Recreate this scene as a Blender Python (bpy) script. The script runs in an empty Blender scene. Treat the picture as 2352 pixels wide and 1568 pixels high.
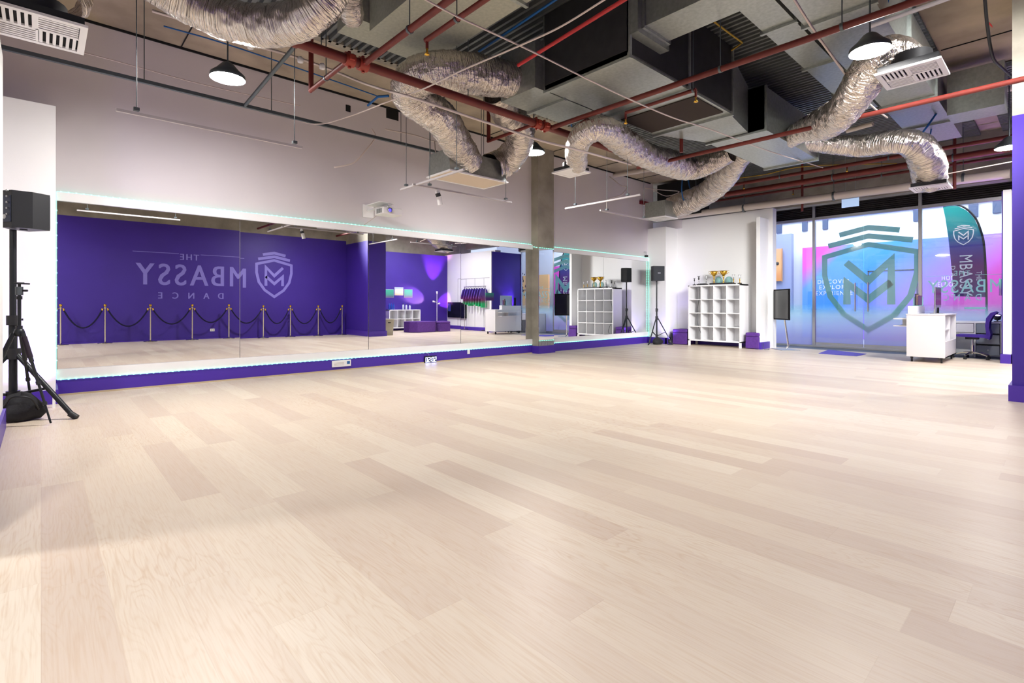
import bpy, math, random
from mathutils import Vector, Matrix
random.seed(7)
PI = math.pi
SC = bpy.context.scene
COL = SC.collection
# ---------------------------------------------------------------- survey of the room (metres)
FPX, YAW, HOR, CAMZ = 1177.8, 0.8277, 700.0, 1.08      # focal length in px, heading, horizon row, camera height
D = 8.17                                               # mirror wall at y = D
CA, SA = math.cos(YAW), math.sin(YAW)
def at(u, v, x=None, y=None, z=None):                  # where a sight line meets the plane x=, y= or z=
    r = (u-1176)/FPX; dx, dy, dz = CA+r*SA, SA-r*CA, (HOR-v)/FPX
    t = x/dx if x is not None else y/dy if y is not None else (z-CAMZ)/dz
    return Vector((dx*t, dy*t, CAMZ+dz*t))
def atm(u, v, x=None, y=None, z=None):                 # the same for something seen in the wall mirror
    p = at(u, v, x, None if y is None else 2*D-y, z)
    return Vector((p.x, 2*D-p.y, p.z))
def depth(p): return p[0]*CA+p[1]*SA
# ---------------------------------------------------------------- materials
def srgb(c):
    return tuple(((x/255)/12.92 if x/255 <= .04045 else ((x/255+.055)/1.055)**2.4) for x in c)+(1,)
MATS = {}
def mat(name, col, rough=.5, metal=0., emit=None, es=0., noise=0., nscale=8., bump=0., bscale=30., alpha=None, spec=.5, stretch=None, trans=0.):
    m = bpy.data.materials.new(name); m.use_nodes = True
    nt = m.node_tree; b = nt.nodes['Principled BSDF']
    c = srgb(col)
    b.inputs['Base Color'].default_value = c
    b.inputs['Roughness'].default_value = rough; b.inputs['Metallic'].default_value = metal
    b.inputs['Specular IOR Level'].default_value = spec
    if trans: b.inputs['Transmission Weight'].default_value = trans
    if emit is not None:
        b.inputs['Emission Color'].default_value = srgb(emit); b.inputs['Emission Strength'].default_value = es
    if alpha is not None: b.inputs['Alpha'].default_value = alpha
    if noise or bump:
        tc = nt.nodes.new('ShaderNodeTexCoord'); mp = nt.nodes.new('ShaderNodeMapping')
        nt.links.new(tc.outputs['Object'], mp.inputs['Vector'])
        if stretch: mp.inputs['Scale'].default_value = stretch
    if noise:
        n = nt.nodes.new('ShaderNodeTexNoise'); n.inputs['Scale'].default_value = nscale; n.inputs['Detail'].default_value = 5
        r = nt.nodes.new('ShaderNodeValToRGB')
        r.color_ramp.elements[0].position = .3; r.color_ramp.elements[1].position = .7
        r.color_ramp.elements[0].color = tuple(x*(1-noise) for x in c[:3])+(1,)
        r.color_ramp.elements[1].color = tuple(min(1, x*(1+noise)) for x in c[:3])+(1,)
        nt.links.new(mp.outputs[0], n.inputs['Vector']); nt.links.new(n.outputs['Fac'], r.inputs[0]); nt.links.new(r.outputs[0], b.inputs['Base Color'])
    if bump:
        n = nt.nodes.new('ShaderNodeTexNoise'); n.inputs['Scale'].default_value = bscale; n.inputs['Detail'].default_value = 4
        bp = nt.nodes.new('ShaderNodeBump'); bp.inputs['Strength'].default_value = bump; bp.inputs['Distance'].default_value = .02
        nt.links.new(mp.outputs[0], n.inputs['Vector']); nt.links.new(n.outputs['Fac'], bp.inputs['Height']); nt.links.new(bp.outputs[0], b.inputs['Normal'])
    MATS[name] = m
    return m
white = mat('white_paint', (240, 240, 240), .6, bump=.03, bscale=60)
wallw = mat('wall_white', (214, 208, 212), .75, noise=.02, nscale=1.2)
purple = mat('purple_paint', (60, 34, 146), .5, noise=.05, nscale=2)
purpled = mat('purple_skirt', (72, 42, 160), .4)
conc = mat('concrete', (150, 144, 132), .9, noise=.22, nscale=2.5, bump=.3, bscale=14)
concc = mat('concrete_ceiling', (172, 158, 138), .9, noise=.25, nscale=1.6, bump=.3, bscale=10)
galv = mat('galvanised_steel', (168, 174, 170), .38, .75, noise=.12, nscale=26, bump=.06, bscale=6)
galvd = mat('dark_galvanised', (52, 52, 54), .6, .35, noise=.15, nscale=9)  # darker copy of the galvanised steel
foil = mat('foil_duct', (222, 214, 206), .27, .92)
redp = mat('red_pipe_paint', (104, 34, 26), .55, noise=.12, nscale=12)
blackp = mat('black_plastic', (28, 30, 34), .5)
blackm = mat('black_metal', (34, 38, 42), .4, .3)
greym = mat('grey_metal', (96, 104, 108), .45, .6)
alu = mat('aluminium', (190, 192, 194), .35, .85)
chrome = mat('chrome', (226, 222, 210), .12, 1.)
cable = mat('white_cable', (206, 192, 186), .6)
bluec = mat('blue_cable', (22, 92, 160), .6)
yellowc = mat('yellow_cable', (186, 150, 52), .6)
whitep = mat('white_plastic', (238, 237, 238), .35)
lam = mat('white_laminate', (240, 240, 242), .3)
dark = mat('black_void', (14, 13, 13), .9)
rope = mat('navy_velvet', (16, 10, 52), .9)
velvet = mat('purple_velvet', (88, 50, 136), .95, noise=.12, nscale=20)
chairf = mat('indigo_fabric', (62, 36, 140), .85, noise=.08, nscale=40)
gold = mat('gold', (226, 180, 70), .25, .9)
silver = mat('silver', (200, 200, 205), .2, .9)
marble = mat('black_marble', (30, 28, 26), .3)
aqua = mat('aqua_glass', (150, 208, 204), .1, alpha=.6)
logo = mat('logo_lilac', (134, 124, 214), .5)
whitetext = mat('white_lettering', (225, 228, 240), .5)
led = mat('led_green', (150, 240, 215), .4, emit=(120, 240, 205), es=2.2)
lamp_e = mat('lamp_glow', (255, 255, 255), .4, emit=(255, 251, 246), es=490)
tile = mat('slate_tile', (92, 104, 118), .5, noise=.15, nscale=6)
slat = mat('shutter_slats', (34, 28, 26), .6, noise=.2, nscale=5)
reddeco = mat('dark_red_paint', (110, 24, 32), .5)
binm = mat('beige_plastic', (176, 170, 150), .6)
screenm = mat('screen_black', (14, 16, 20), .15)

def foil_mat():
    m = foil; nt = m.node_tree; b = nt.nodes['Principled BSDF']
    tc = nt.nodes.new('ShaderNodeUVMap'); last = None
    for sx, sy, sc_, st, ds in ((30, 1.3, 1., 1., .06), (85, 3.5, 1., .9, .025), (9, 5, 1.4, .35, .05)):
        mp = nt.nodes.new('ShaderNodeMapping'); mp.inputs['Scale'].default_value = (sx, sy, 1); nt.links.new(tc.outputs[0], mp.inputs[0])
        n = nt.nodes.new('ShaderNodeTexNoise'); n.inputs['Scale'].default_value = sc_; n.inputs['Detail'].default_value = 3; nt.links.new(mp.outputs[0], n.inputs['Vector'])
        bp = nt.nodes.new('ShaderNodeBump'); bp.inputs['Strength'].default_value = st; bp.inputs['Distance'].default_value = ds
        nt.links.new(n.outputs['Fac'], bp.inputs['Height'])
        if last: nt.links.new(last, bp.inputs['Normal'])
        last = bp.outputs[0]
    nt.links.new(last, b.inputs['Normal'])
foil_mat()
def nodemat(name):
    m = bpy.data.materials.new(name); m.use_nodes = True; MATS[name] = m
    nt = m.node_tree; return m, nt, nt.nodes['Principled BSDF']
def mathn(nt, op, a, b=None):
    n = nt.nodes.new('ShaderNodeMath'); n.operation = op
    for i, x in enumerate((a, b)):
        if x is None: continue
        if isinstance(x, (int, float)): n.inputs[i].default_value = x
        else: nt.links.new(x, n.inputs[i])
    return n.outputs[0]
def ramp(nt, fac, stops, interp='LINEAR'):
    r = nt.nodes.new('ShaderNodeValToRGB'); r.color_ramp.interpolation = interp
    e = r.color_ramp.elements
    while len(e) < len(stops): e.new(.5)
    for el, (p, c) in zip(e, stops): el.position = p; el.color = srgb(c)
    if fac is not None: nt.links.new(fac, r.inputs[0])
    return r.outputs[0]
# floor: pale oak boards running across the room (along y)
def floor_mat():
    m, nt, b = nodemat('oak_floor')
    g = nt.nodes.new('ShaderNodeNewGeometry'); s = nt.nodes.new('ShaderNodeSeparateXYZ'); nt.links.new(g.outputs['Position'], s.inputs[0])
    X, Y = s.outputs[0], s.outputs[1]
    W, L = .19, 1.5
    row = mathn(nt, 'FLOOR', mathn(nt, 'DIVIDE', X, W))
    wn = nt.nodes.new('ShaderNodeTexWhiteNoise'); wn.noise_dimensions = '1D'; nt.links.new(row, wn.inputs['W'])
    yo = mathn(nt, 'ADD', mathn(nt, 'DIVIDE', Y, L), mathn(nt, 'MULTIPLY', wn.outputs['Value'], 7.3))
    brd = mathn(nt, 'FLOOR', yo)
    cid = nt.nodes.new('ShaderNodeCombineXYZ'); nt.links.new(row, cid.inputs[0]); nt.links.new(brd, cid.inputs[1])
    w2 = nt.nodes.new('ShaderNodeTexWhiteNoise'); w2.noise_dimensions = '2D'; nt.links.new(cid.outputs[0], w2.inputs['Vector'])
    tone = ramp(nt, w2.outputs['Value'], [(0, (214, 197, 180)), (.3, (221, 206, 188)), (.7, (225, 211, 192)), (1, (231, 219, 201))])
    # cathedral grain
    sh = mathn(nt, 'MULTIPLY', w2.outputs['Value'], 37.)
    cv = nt.nodes.new('ShaderNodeCombineXYZ')
    nt.links.new(mathn(nt, 'MULTIPLY', X, 5.5), cv.inputs[0]); nt.links.new(mathn(nt, 'ADD', mathn(nt, 'MULTIPLY', Y, .9), sh), cv.inputs[1]); nt.links.new(sh, cv.inputs[2])
    n1 = nt.nodes.new('ShaderNodeTexNoise'); n1.inputs['Scale'].default_value = 1.6; n1.inputs['Detail'].default_value = 1.5; nt.links.new(cv.outputs[0], n1.inputs['Vector'])
    rings = mathn(nt, 'FRACT', mathn(nt, 'MULTIPLY', n1.outputs['Fac'], 17.))
    grain = ramp(nt, rings, [(0, (0, 0, 0)), (.2, (235, 235, 235)), (.5, (0, 0, 0)), (1, (0, 0, 0))])
    n2 = nt.nodes.new('ShaderNodeTexNoise'); n2.inputs['Scale'].default_value = 1.
    cv2 = nt.nodes.new('ShaderNodeCombineXYZ'); nt.links.new(mathn(nt, 'MULTIPLY', X, 160), cv2.inputs[0]); nt.links.new(mathn(nt, 'MULTIPLY', Y, 5), cv2.inputs[1]); nt.links.new(sh, cv2.inputs[2])
    nt.links.new(cv2.outputs[0], n2.inputs['Vector']); n2.inputs['Detail'].default_value = 3
    n3 = nt.nodes.new('ShaderNodeTexNoise'); n3.inputs['Scale'].default_value = .55; nt.links.new(g.outputs['Position'], n3.inputs['Vector'])
    gf = mathn(nt, 'MULTIPLY', grain, ramp(nt, n3.outputs['Fac'], [(0, (40, 40, 40)), (.45, (60, 60, 60)), (.7, (180, 180, 180)), (1, (200, 200, 200))]))
    f2 = mathn(nt, 'ADD', mathn(nt, 'MULTIPLY', gf, 1.0), mathn(nt, 'MULTIPLY', mathn(nt, 'SUBTRACT', n2.outputs['Fac'], .45), .95))
    mx = nt.nodes.new('ShaderNodeMix'); mx.data_type = 'RGBA'; mx.clamp_factor = True
    nt.links.new(f2, mx.inputs['Factor']); nt.links.new(tone, mx.inputs['A']); mx.inputs['B'].default_value = srgb((196, 162, 126))
    # fine dark joints
    fx = mathn(nt, 'FRACT', mathn(nt, 'DIVIDE', X, W)); fy = mathn(nt, 'FRACT', yo)
    jx = mathn(nt, 'LESS_THAN', fx, .010); jy = mathn(nt, 'LESS_THAN', fy, .0018)
    j = mathn(nt, 'MULTIPLY', mathn(nt, 'MAXIMUM', jx, jy), .10)
    m2 = nt.nodes.new('ShaderNodeMix'); m2.data_type = 'RGBA'
    nt.links.new(j, m2.inputs['Factor']); nt.links.new(mx.outputs['Result'], m2.inputs['A']); m2.inputs['B'].default_value = srgb((150, 120, 95))
    nt.links.new(m2.outputs['Result'], b.inputs['Base Color'])
    b.inputs['Roughness'].default_value = .36; b.inputs['Specular IOR Level'].default_value = .16
    return m
floorm = floor_mat()
# corrugated deck colours and mirrors
deck = mat('steel_deck', (120, 124, 124), .45, .6, noise=.15, nscale=3)
m, nt, b = nodemat('mirror_silver'); mirrorm = m
b.inputs['Base Color'].default_value = (.86, .87, .88, 1); b.inputs['Metallic'].default_value = 1; b.inputs['Roughness'].default_value = 0.0
# window glass with a frosted film that fades out upwards
def glass_mat(name, film=True):
    m, nt, b = nodemat(name)
    out = nt.nodes['Material Output']
    tr = nt.nodes.new('ShaderNodeBsdfTransparent'); tr.inputs[0].default_value = (.93, .96, .97, 1)
    gl = nt.nodes.new('ShaderNodeBsdfGlossy'); gl.inputs['Roughness'].default_value = .02
    fr = nt.nodes.new('ShaderNodeMixShader'); fr.inputs[0].default_value = .07
    nt.links.new(tr.outputs[0], fr.inputs[1]); nt.links.new(gl.outputs[0], fr.inputs[2])
    if not film: nt.links.new(fr.outputs[0], out.inputs[0]); return m
    g = nt.nodes.new('ShaderNodeNewGeometry'); s = nt.nodes.new('ShaderNodeSeparateXYZ'); nt.links.new(g.outputs['Position'], s.inputs[0])
    df = nt.nodes.new('ShaderNodeBsdfDiffuse'); tl = nt.nodes.new('ShaderNodeBsdfTranslucent')
    c = ramp(nt, mathn(nt, 'DIVIDE', s.outputs[2], 2.), [(0, (164, 164, 218)), (.12, (176, 180, 224)), (.28, (200, 216, 238)), (.42, (196, 230, 238)), (.52, (140, 220, 226)), (1, (150, 214, 236))])
    nt.links.new(c, df.inputs[0]); nt.links.new(c, tl.inputs[0])
    ms = nt.nodes.new('ShaderNodeMixShader'); ms.inputs[0].default_value = .5
    nt.links.new(df.outputs[0], ms.inputs[1]); nt.links.new(tl.outputs[0], ms.inputs[2])
    f = ramp(nt, mathn(nt, 'DIVIDE', s.outputs[2], 2.), [(0, (205, 205, 205)), (.40, (205, 205, 205)), (.55, (60, 60, 60)), (.7, (0, 0, 0))])
    mm = nt.nodes.new('ShaderNodeMixShader'); nt.links.new(f, mm.inputs[0]); nt.links.new(fr.outputs[0], mm.inputs[1]); nt.links.new(ms.outputs[0], mm.inputs[2])
    nt.links.new(mm.outputs[0], out.inputs[0]); return m
glassm = glass_mat('film_glass')
def decal_mat(name, col, a):
    m, nt, b = nodemat(name); out = nt.nodes['Material Output']
    df = nt.nodes.new('ShaderNodeBsdfDiffuse'); tl = nt.nodes.new('ShaderNodeBsdfTranslucent'); tr = nt.nodes.new('ShaderNodeBsdfTransparent')
    df.inputs[0].default_value = tl.inputs[0].default_value = srgb(col)
    m1 = nt.nodes.new('ShaderNodeMixShader'); m1.inputs[0].default_value = .5; m2 = nt.nodes.new('ShaderNodeMixShader'); m2.inputs[0].default_value = a
    nt.links.new(df.outputs[0], m1.inputs[1]); nt.links.new(tl.outputs[0], m1.inputs[2]); nt.links.new(tr.outputs[0], m2.inputs[1]); nt.links.new(m1.outputs[0], m2.inputs[2]); nt.links.new(m2.outputs[0], out.inputs[0]); return m
decal = decal_mat('teal_decal', (150, 204, 196), .82)
decalw = decal_mat('mint_decal', (190, 232, 226), .85)
def posmat(name, fn, rough=.6):
    m, nt, b = nodemat(name)
    g = nt.nodes.new('ShaderNodeNewGeometry'); s = nt.nodes.new('ShaderNodeSeparateXYZ'); nt.links.new(g.outputs['Position'], s.inputs[0])
    nt.links.new(fn(nt, *s.outputs), b.inputs['Base Color']); b.inputs['Roughness'].default_value = rough
    return m
# printed artwork of the hoarding: pink, blue and violet bands
def art(nt, X, Y, Z):
    t = mathn(nt, 'DIVIDE', mathn(nt, 'SUBTRACT', mathn(nt, 'SUBTRACT', 6.2, Y), mathn(nt, 'MULTIPLY', mathn(nt, 'SUBTRACT', Z, 1.), 1.0)), 6.)
    t = mathn(nt, 'ADD', t, .35)
    return ramp(nt, t, [(0, (226, 70, 186)), (.16, (214, 84, 196)), (.27, (86, 150, 246)), (.48, (60, 140, 240)), (.68, (120, 130, 232)), (.85, (160, 120, 226)), (.95, (190, 90, 196)), (1, (200, 70, 180))])
artm = posmat('hoarding_art', art)
flagm = posmat('flag_print', lambda nt, X, Y, Z: ramp(nt, mathn(nt, 'DIVIDE', Z, 4.), [(0, (70, 30, 110)), (.28, (66, 28, 108)), (.5, (104, 30, 110)), (.63, (70, 70, 150)), (.75, (0, 140, 150)), (1, (20, 170, 160))]))
printm = posmat('gradient_print', lambda nt, X, Y, Z: ramp(nt, mathn(nt, 'SUBTRACT', Z, .75), [(0, (110, 30, 100)), (.6, (90, 40, 120)), (.75, (60, 150, 130)), (1, (60, 180, 150))]))
shirtm = posmat('shirt_print', lambda nt, X, Y, Z: ramp(nt, mathn(nt, 'DIVIDE', mathn(nt, 'SUBTRACT', Z, .8), 1.1), [(0, (30, 190, 110)), (.3, (26, 170, 100)), (.42, (120, 40, 100)), (.62, (70, 40, 130)), (1, (50, 36, 150))]))
orangem = posmat('orange_poster', lambda nt, X, Y, Z: ramp(nt, mathn(nt, 'DIVIDE', Z, 3.), [(0, (226, 140, 30)), (.55, (230, 150, 20)), (.7, (226, 150, 90)), (.8, (240, 180, 120)), (1, (226, 170, 130))]))

# ---------------------------------------------------------------- mesh builder
class MB:
    def __init__(s): s.v = []; s.f = []; s.sm = []
    def add(s, vs, fs, smooth=False):
        o = len(s.v); s.v += [Vector(p) for p in vs]; s.f += [tuple(i+o for i in f) for f in fs]; s.sm += [smooth]*len(fs); return s
    def box(s, a, b, bev=0):
        x0, y0, z0 = [min(a[i], b[i]) for i in range(3)]; x1, y1, z1 = [max(a[i], b[i]) for i in range(3)]
        if bev <= 0:
            return s.add([(x0, y0, z0), (x1, y0, z0), (x1, y1, z0), (x0, y1, z0), (x0, y0, z1), (x1, y0, z1), (x1, y1, z1), (x0, y1, z1)],
                         [(3, 2, 1, 0), (4, 5, 6, 7), (0, 1, 5, 4), (1, 2, 6, 5), (2, 3, 7, 6), (3, 0, 4, 7)])
        import bmesh
        bm = bmesh.new(); bmesh.ops.create_cube(bm, size=1)
        for v in bm.verts: v.co = Vector(((x0+x1)/2+v.co.x*(x1-x0), (y0+y1)/2+v.co.y*(y1-y0), (z0+z1)/2+v.co.z*(z1-z0)))
        bmesh.ops.bevel(bm, geom=bm.edges[:], offset=bev, segments=3, affect='EDGES', profile=.5)
        bm.verts.index_update()
        s.add([v.co.copy() for v in bm.verts], [tuple(v.index for v in f.verts) for f in bm.faces]); bm.free(); return s
    def tube(s, pts, r, n=10, caps=True, smooth=True):
        pts = [Vector(p) for p in pts]; rs = r if isinstance(r, (list, tuple)) else [r]*len(pts)
        rings = []; up = None
        for i, p in enumerate(pts):
            t = (pts[min(i+1, len(pts)-1)]-pts[max(i-1, 0)]).normalized()
            if up is None: up = t.orthogonal().normalized()
            up = (up-t*up.dot(t)); up = up.normalized() if up.length > 1e-6 else t.orthogonal().normalized()
            w = t.cross(up)
            rings.append([p+(up*math.cos(2*PI*k/n)+w*math.sin(2*PI*k/n))*rs[i] for k in range(n)])
        vs = [q for g in rings for q in g]; fs = []
        for i in range(len(rings)-1):
            for k in range(n):
                a = i*n+k; b_ = i*n+(k+1) % n; fs.append((a, b_, b_+n, a+n))
        s.add(vs, fs, smooth)
        if caps: s.add(rings[0]+rings[-1], [tuple(range(n))[::-1], tuple(range(n, 2*n))])
        return s
    def lathe(s, prof, c=(0, 0, 0), n=20, smooth=True):
        vs = []; fs = []
        for (r, z) in prof:
            for k in range(n): vs.append((c[0]+r*math.cos(2*PI*k/n), c[1]+r*math.sin(2*PI*k/n), c[2]+z))
        for i in range(len(prof)-1):
            for k in range(n):
                a = i*n+k; b_ = i*n+(k+1) % n; fs.append((a, b_, b_+n, a+n))
        return s.add(vs, fs, smooth)
    def prism(s, poly, O, U, V, t):       # polygon (u,v) in plane O+uU+vV, thickness vector t
        O, U, V, t = Vector(O), Vector(U), Vector(V), Vector(t); n = len(poly)
        a = [O+U*p[0]+V*p[1] for p in poly]; b_ = [q+t for q in a]
        return s.add(a+b_, [tuple(range(n)), tuple(range(2*n-1, n-1, -1))]+[(i, i+n, (i+1) % n+n, (i+1) % n) for i in range(n)])
    def hexa(s, bot, top):                # two quads
        return s.add(list(bot)+list(top), [(3, 2, 1, 0), (4, 5, 6, 7), (0, 1, 5, 4), (1, 2, 6, 5), (2, 3, 7, 6), (3, 0, 4, 7)])
    def xf(s, M): s.v = [M @ p for p in s.v]; return s
    def build(s, name, m, parent=None, loc=None):
        me = bpy.data.meshes.new(name); 
        off = Vector(loc) if loc is not None else Vector((0, 0, 0))
        me.from_pydata([tuple(p-off) for p in s.v], [], s.f)
        me.polygons.foreach_set('use_smooth', s.sm); me.materials.append(m); me.validate(); me.update()
        import bmesh
        bm = bmesh.new(); bm.from_mesh(me); bmesh.ops.recalc_face_normals(bm, faces=bm.faces[:]); bm.to_mesh(me); bm.free()
        o = bpy.data.objects.new(name, me); COL.objects.link(o)
        if loc is not None: o.location = off
        if parent is not None: o.parent = parent
        return o
def tag(o, label=None, cat=None, group=None, kind=None):
    if label: o['label'] = label
    if cat: o['category'] = cat
    if group: o['group'] = group
    if kind: o['kind'] = kind
    return o
def struct(o, label=None): o['kind'] = 'structure'; return o
def empty(name, label, cat, loc=(0, 0, 0), rz=0, group=None):
    o = bpy.data.objects.new(name, None); COL.objects.link(o); o.location = loc; o.rotation_euler = (0, 0, rz); o.empty_display_size = .1
    return tag(o, label, cat, group)
def copy_tree(o, parent=None):
    c = o.copy(); COL.objects.link(c); c.parent = parent
    for ch in list(o.children): copy_tree(ch, c)
    return c
def again(o, loc, rz, label, group=None):
    c = copy_tree(o); c.location = loc; c.rotation_euler = (0, 0, rz); c['label'] = label
    if group: c['group'] = group
    return c
def smoothpath(pts, sub=8):
    pts = [Vector(p) for p in pts]; out = []
    P = [pts[0]*2-pts[1]]+pts+[pts[-1]*2-pts[-2]]
    for i in range(1, len(P)-2):
        for k in range(sub):
            t = k/sub
            out.append(.5*((2*P[i])+(P[i+1]-P[i-1])*t+(2*P[i-1]-5*P[i]+4*P[i+1]-P[i+2])*t*t+(3*P[i]-P[i-1]-3*P[i+1]+P[i+2])*t**3))
    out.append(pts[-1]); return out
def strokes(lines, w):                       # outlines of 2D strokes with mitred joints -> list of quads
    quads = []
    for ln in lines:
        n = len(ln); L = []; R = []
        closed = ln[0] == ln[-1]
        pts = ln[:-1] if closed else ln; n = len(pts)
        for i, p in enumerate(pts):
            a = pts[i-1] if (i > 0 or closed) else None; c = pts[(i+1) % n] if (i < n-1 or closed) else None
            def nr(q, r):
                dx, dy = r[0]-q[0], r[1]-q[1]; l = math.hypot(dx, dy) or 1; return (-dy/l, dx/l)
            if a is None: nx, ny = nr(p, c); k = 1
            elif c is None: nx, ny = nr(a, p); k = 1
            else:
                n1, n2 = nr(a, p), nr(p, c); nx, ny = n1[0]+n2[0], n1[1]+n2[1]; l = math.hypot(nx, ny) or 1; nx /= l; ny /= l
                k = 1/max(.45, nx*n1[0]+ny*n1[1])
            L.append((p[0]+nx*w*k/2, p[1]+ny*w*k/2)); R.append((p[0]-nx*w*k/2, p[1]-ny*w*k/2))
        for i in range(n if closed else n-1):
            j = (i+1) % n; quads.append([R[i], R[j], L[j], L[i]])
    return quads
CREST = dict(chev=[[(-.30, .07), (0, .13), (.30, .07)], [(-.42, -.055), (0, .03), (.42, -.055)]],
             shield=[[(0, -.07), (.46, -.19), (.46, -.42), (.40, -.68), (.25, -.90), (0, -1.08), (-.25, -.90), (-.40, -.68), (-.46, -.42), (-.46, -.19), (0, -.07)]],
             em=[[(-.22, -.78), (-.22, -.52), (0, -.72), (.22, -.52)], [(-.23, -.27), (0, -.50), (.22, -.27), (.22, -.78)]])
def crest(mb, O, U, V, t, size, wch=.075, wsh=.07, wm=.075):
    for key, w in (('chev', wch), ('shield', wsh), ('em', wm)):
        for q in strokes(CREST[key], w): mb.prism([(p[0]*size, p[1]*size) for p in q], O, U, V, t)
    return mb
def text_mb(mb, s, O, U, V, t, w, h, spacing=1.0):    # lettering fitted to a box w x h with lower left corner O
    cu = bpy.data.curves.new('txt', 'FONT'); cu.body = s; cu.space_character = spacing; cu.resolution_u = 3
    o = bpy.data.objects.new('txt', cu); COL.objects.link(o)
    dg = bpy.context.evaluated_depsgraph_get(); me = bpy.data.meshes.new_from_object(o.evaluated_get(dg))
    xs = [v.co.x for v in me.vertices]; ys = [v.co.y for v in me.vertices]
    x0, x1, y0, y1 = min(xs), max(xs), min(ys), max(ys)
    O, U, V, t = Vector(O), Vector(U), Vector(V), Vector(t)
    pts = [O+U*((v.co.x-x0)/(x1-x0)*w)+V*((v.co.y-y0)/(y1-y0)*h) for v in me.vertices]
    fs = [tuple(p.vertices) for p in me.polygons]; n = len(pts)
    mb.add(pts, fs); mb.add([p+t for p in pts], [f[::-1] for f in fs])
    edge = {}
    for f in fs:
        for i in range(len(f)):
            e = (f[i], f[(i+1) % len(f)]); edge[e] = 1
    side = [(a, b_) for (a, b_) in edge if (b_, a) not in edge]
    mb.add(pts+[p+t for p in pts], [(a, b_, b_+n, a+n) for a, b_ in side])
    bpy.data.objects.remove(o); bpy.data.curves.remove(cu); bpy.data.meshes.remove(me); return mb
X_, Y_, Z_ = Vector((1, 0, 0)), Vector((0, 1, 0)), Vector((0, 0, 1))
def mid(a, b_): return (Vector(a)+Vector(b_))/2

# ================================================================ SETTING
WH = 3.25          # height of the partition walls
CE = 4.58          # underside of the slab
struct(MB().box((-7, -9, -.1), (13.88, 9.5, 0)).build('floor', floorm))
struct(MB().box((13.885, .6, -.1), (14.9, 6, -.002)).build('floor', tile))
struct(MB().box((14.9, -6, -.1), (24, 14, -.004)).build('floor', mat('mall_paving', (150, 156, 166), .5)))
struct(MB().box((-7, D, 0), (13.06, D+.3, CE)).build('wall_mirror', wallw))
struct(MB().box((-7, -9, CE), (16, 9.5, CE+.3)).build('ceiling', concc))
# corrugated deck between the slab strips
def deckstrip(x0, x1, y0, y1, z=CE-.02):
    mb = MB(); n = int((x1-x0)/.1); 
    prof = []
    for i in range(n):
        x = x0+i*.1; prof += [(x, z), (x+.045, z), (x+.055, z-.05), (x+.09, z-.05)]
    vs = [(p[0], y, p[1]) for y in (y0, y1) for p in prof]; k = len(prof)
    mb.add(vs, [(i, i+1, i+1+k, i+k) for i in range(k-1)])
    return mb
struct(deckstrip(-3, 15.2, 1.22, 6.55).build('ceiling', deck))
struct(deckstrip(10.2, 15.2, -2, .9).build('ceiling', deck))
mb = MB()
for i, x in enumerate([-2.2, -.4, 1.4, 3.2, 5.0, 6.8, 8.6, 10.4, 12.2]): mb.box((x-.006, 6.56, CE-.012), (x+.006, D, CE-.001)); mb.box((x+.5, -1, CE-.012), (x+.512, 1.2, CE-.001))
struct(mb.build('trim_1', dark))
struct(MB().box((-7, 6.5, CE-.07), (15.2, 6.62, CE-.001)).build('trim_2', conc))
struct(MB().box((-7, D-.02, CE-.03), (12.9, D-.001, CE-.001)).build('trim_3', dark))
# skirting under the mirror and LED ledge
struct(MB().box((.13, D-.035, 0), (8.09, D, .19)).box((8.6, D-.035, 0), (12.77, D, .19)).build('baseboard_mirror', purpled))
struct(MB().box((.13, D-.045, 0), (8.09, D-.035, .02)).build('trim_4', mat('sand_bead', (190, 172, 140), .6)))
struct(MB().box((.13, D-.04, .195), (8.09, D, .315)).box((8.6, D-.04, .195), (12.77, D, .315)).build('trim_5', lam))
struct(MB().box((.13, D-.05, 2.318), (8.09, D, 2.42)).box((8.6, D-.05, 2.318), (12.77, D, 2.42)).build('trim_6', lam))
# column
cw = MB().box((8.093, 7.955, 0), (8.601, D, CE)).build('column', conc)
struct(cw); cw.name = 'wall_column'
struct(MB().box((8.08, 7.925, 0), (8.62, D-.001, .17)).build('baseboard_column', purpled))
# far wall with pilaster and stub
struct(MB().box((12.77, 7.59, 0), (13.9, D+.3, WH)).build('wall_pilaster', white))
struct(MB().box((13.4, 5.0, 0), (13.62, 7.59, 3.49)).box((13.62, 5.62, 0), (13.7, 7.59, 3.49)).build('wall_far', white))
struct(MB().box((13.3, 7.45, WH), (13.7, 9, 3.49)).build('trim_7', wallw))
struct(MB().box((12.88, 5.1, 0), (13.4, 5.19, WH-.03)).build('wall_stub', white))
struct(MB().box((13.7, 5.62, 0), (14.9, 5.9, 3.5)).build('wall_entry_left', white))
struct(MB().box((12.74, 7.56, 0), (13.4, 7.59, .17)).box((12.74, 7.56, 0), (12.77, D-.036, .17)).box((13.37, 5.19, 0), (13.4, 7.56, .17)).box((12.86, 5.19, 0), (13.37, 5.21, .17)).box((12.855, 5.07, 0), (12.88, 5.21, .17)).box((12.88, 5.07, 0), (13.4, 5.1, .17)).build('baseboard_far', purpled))
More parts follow.
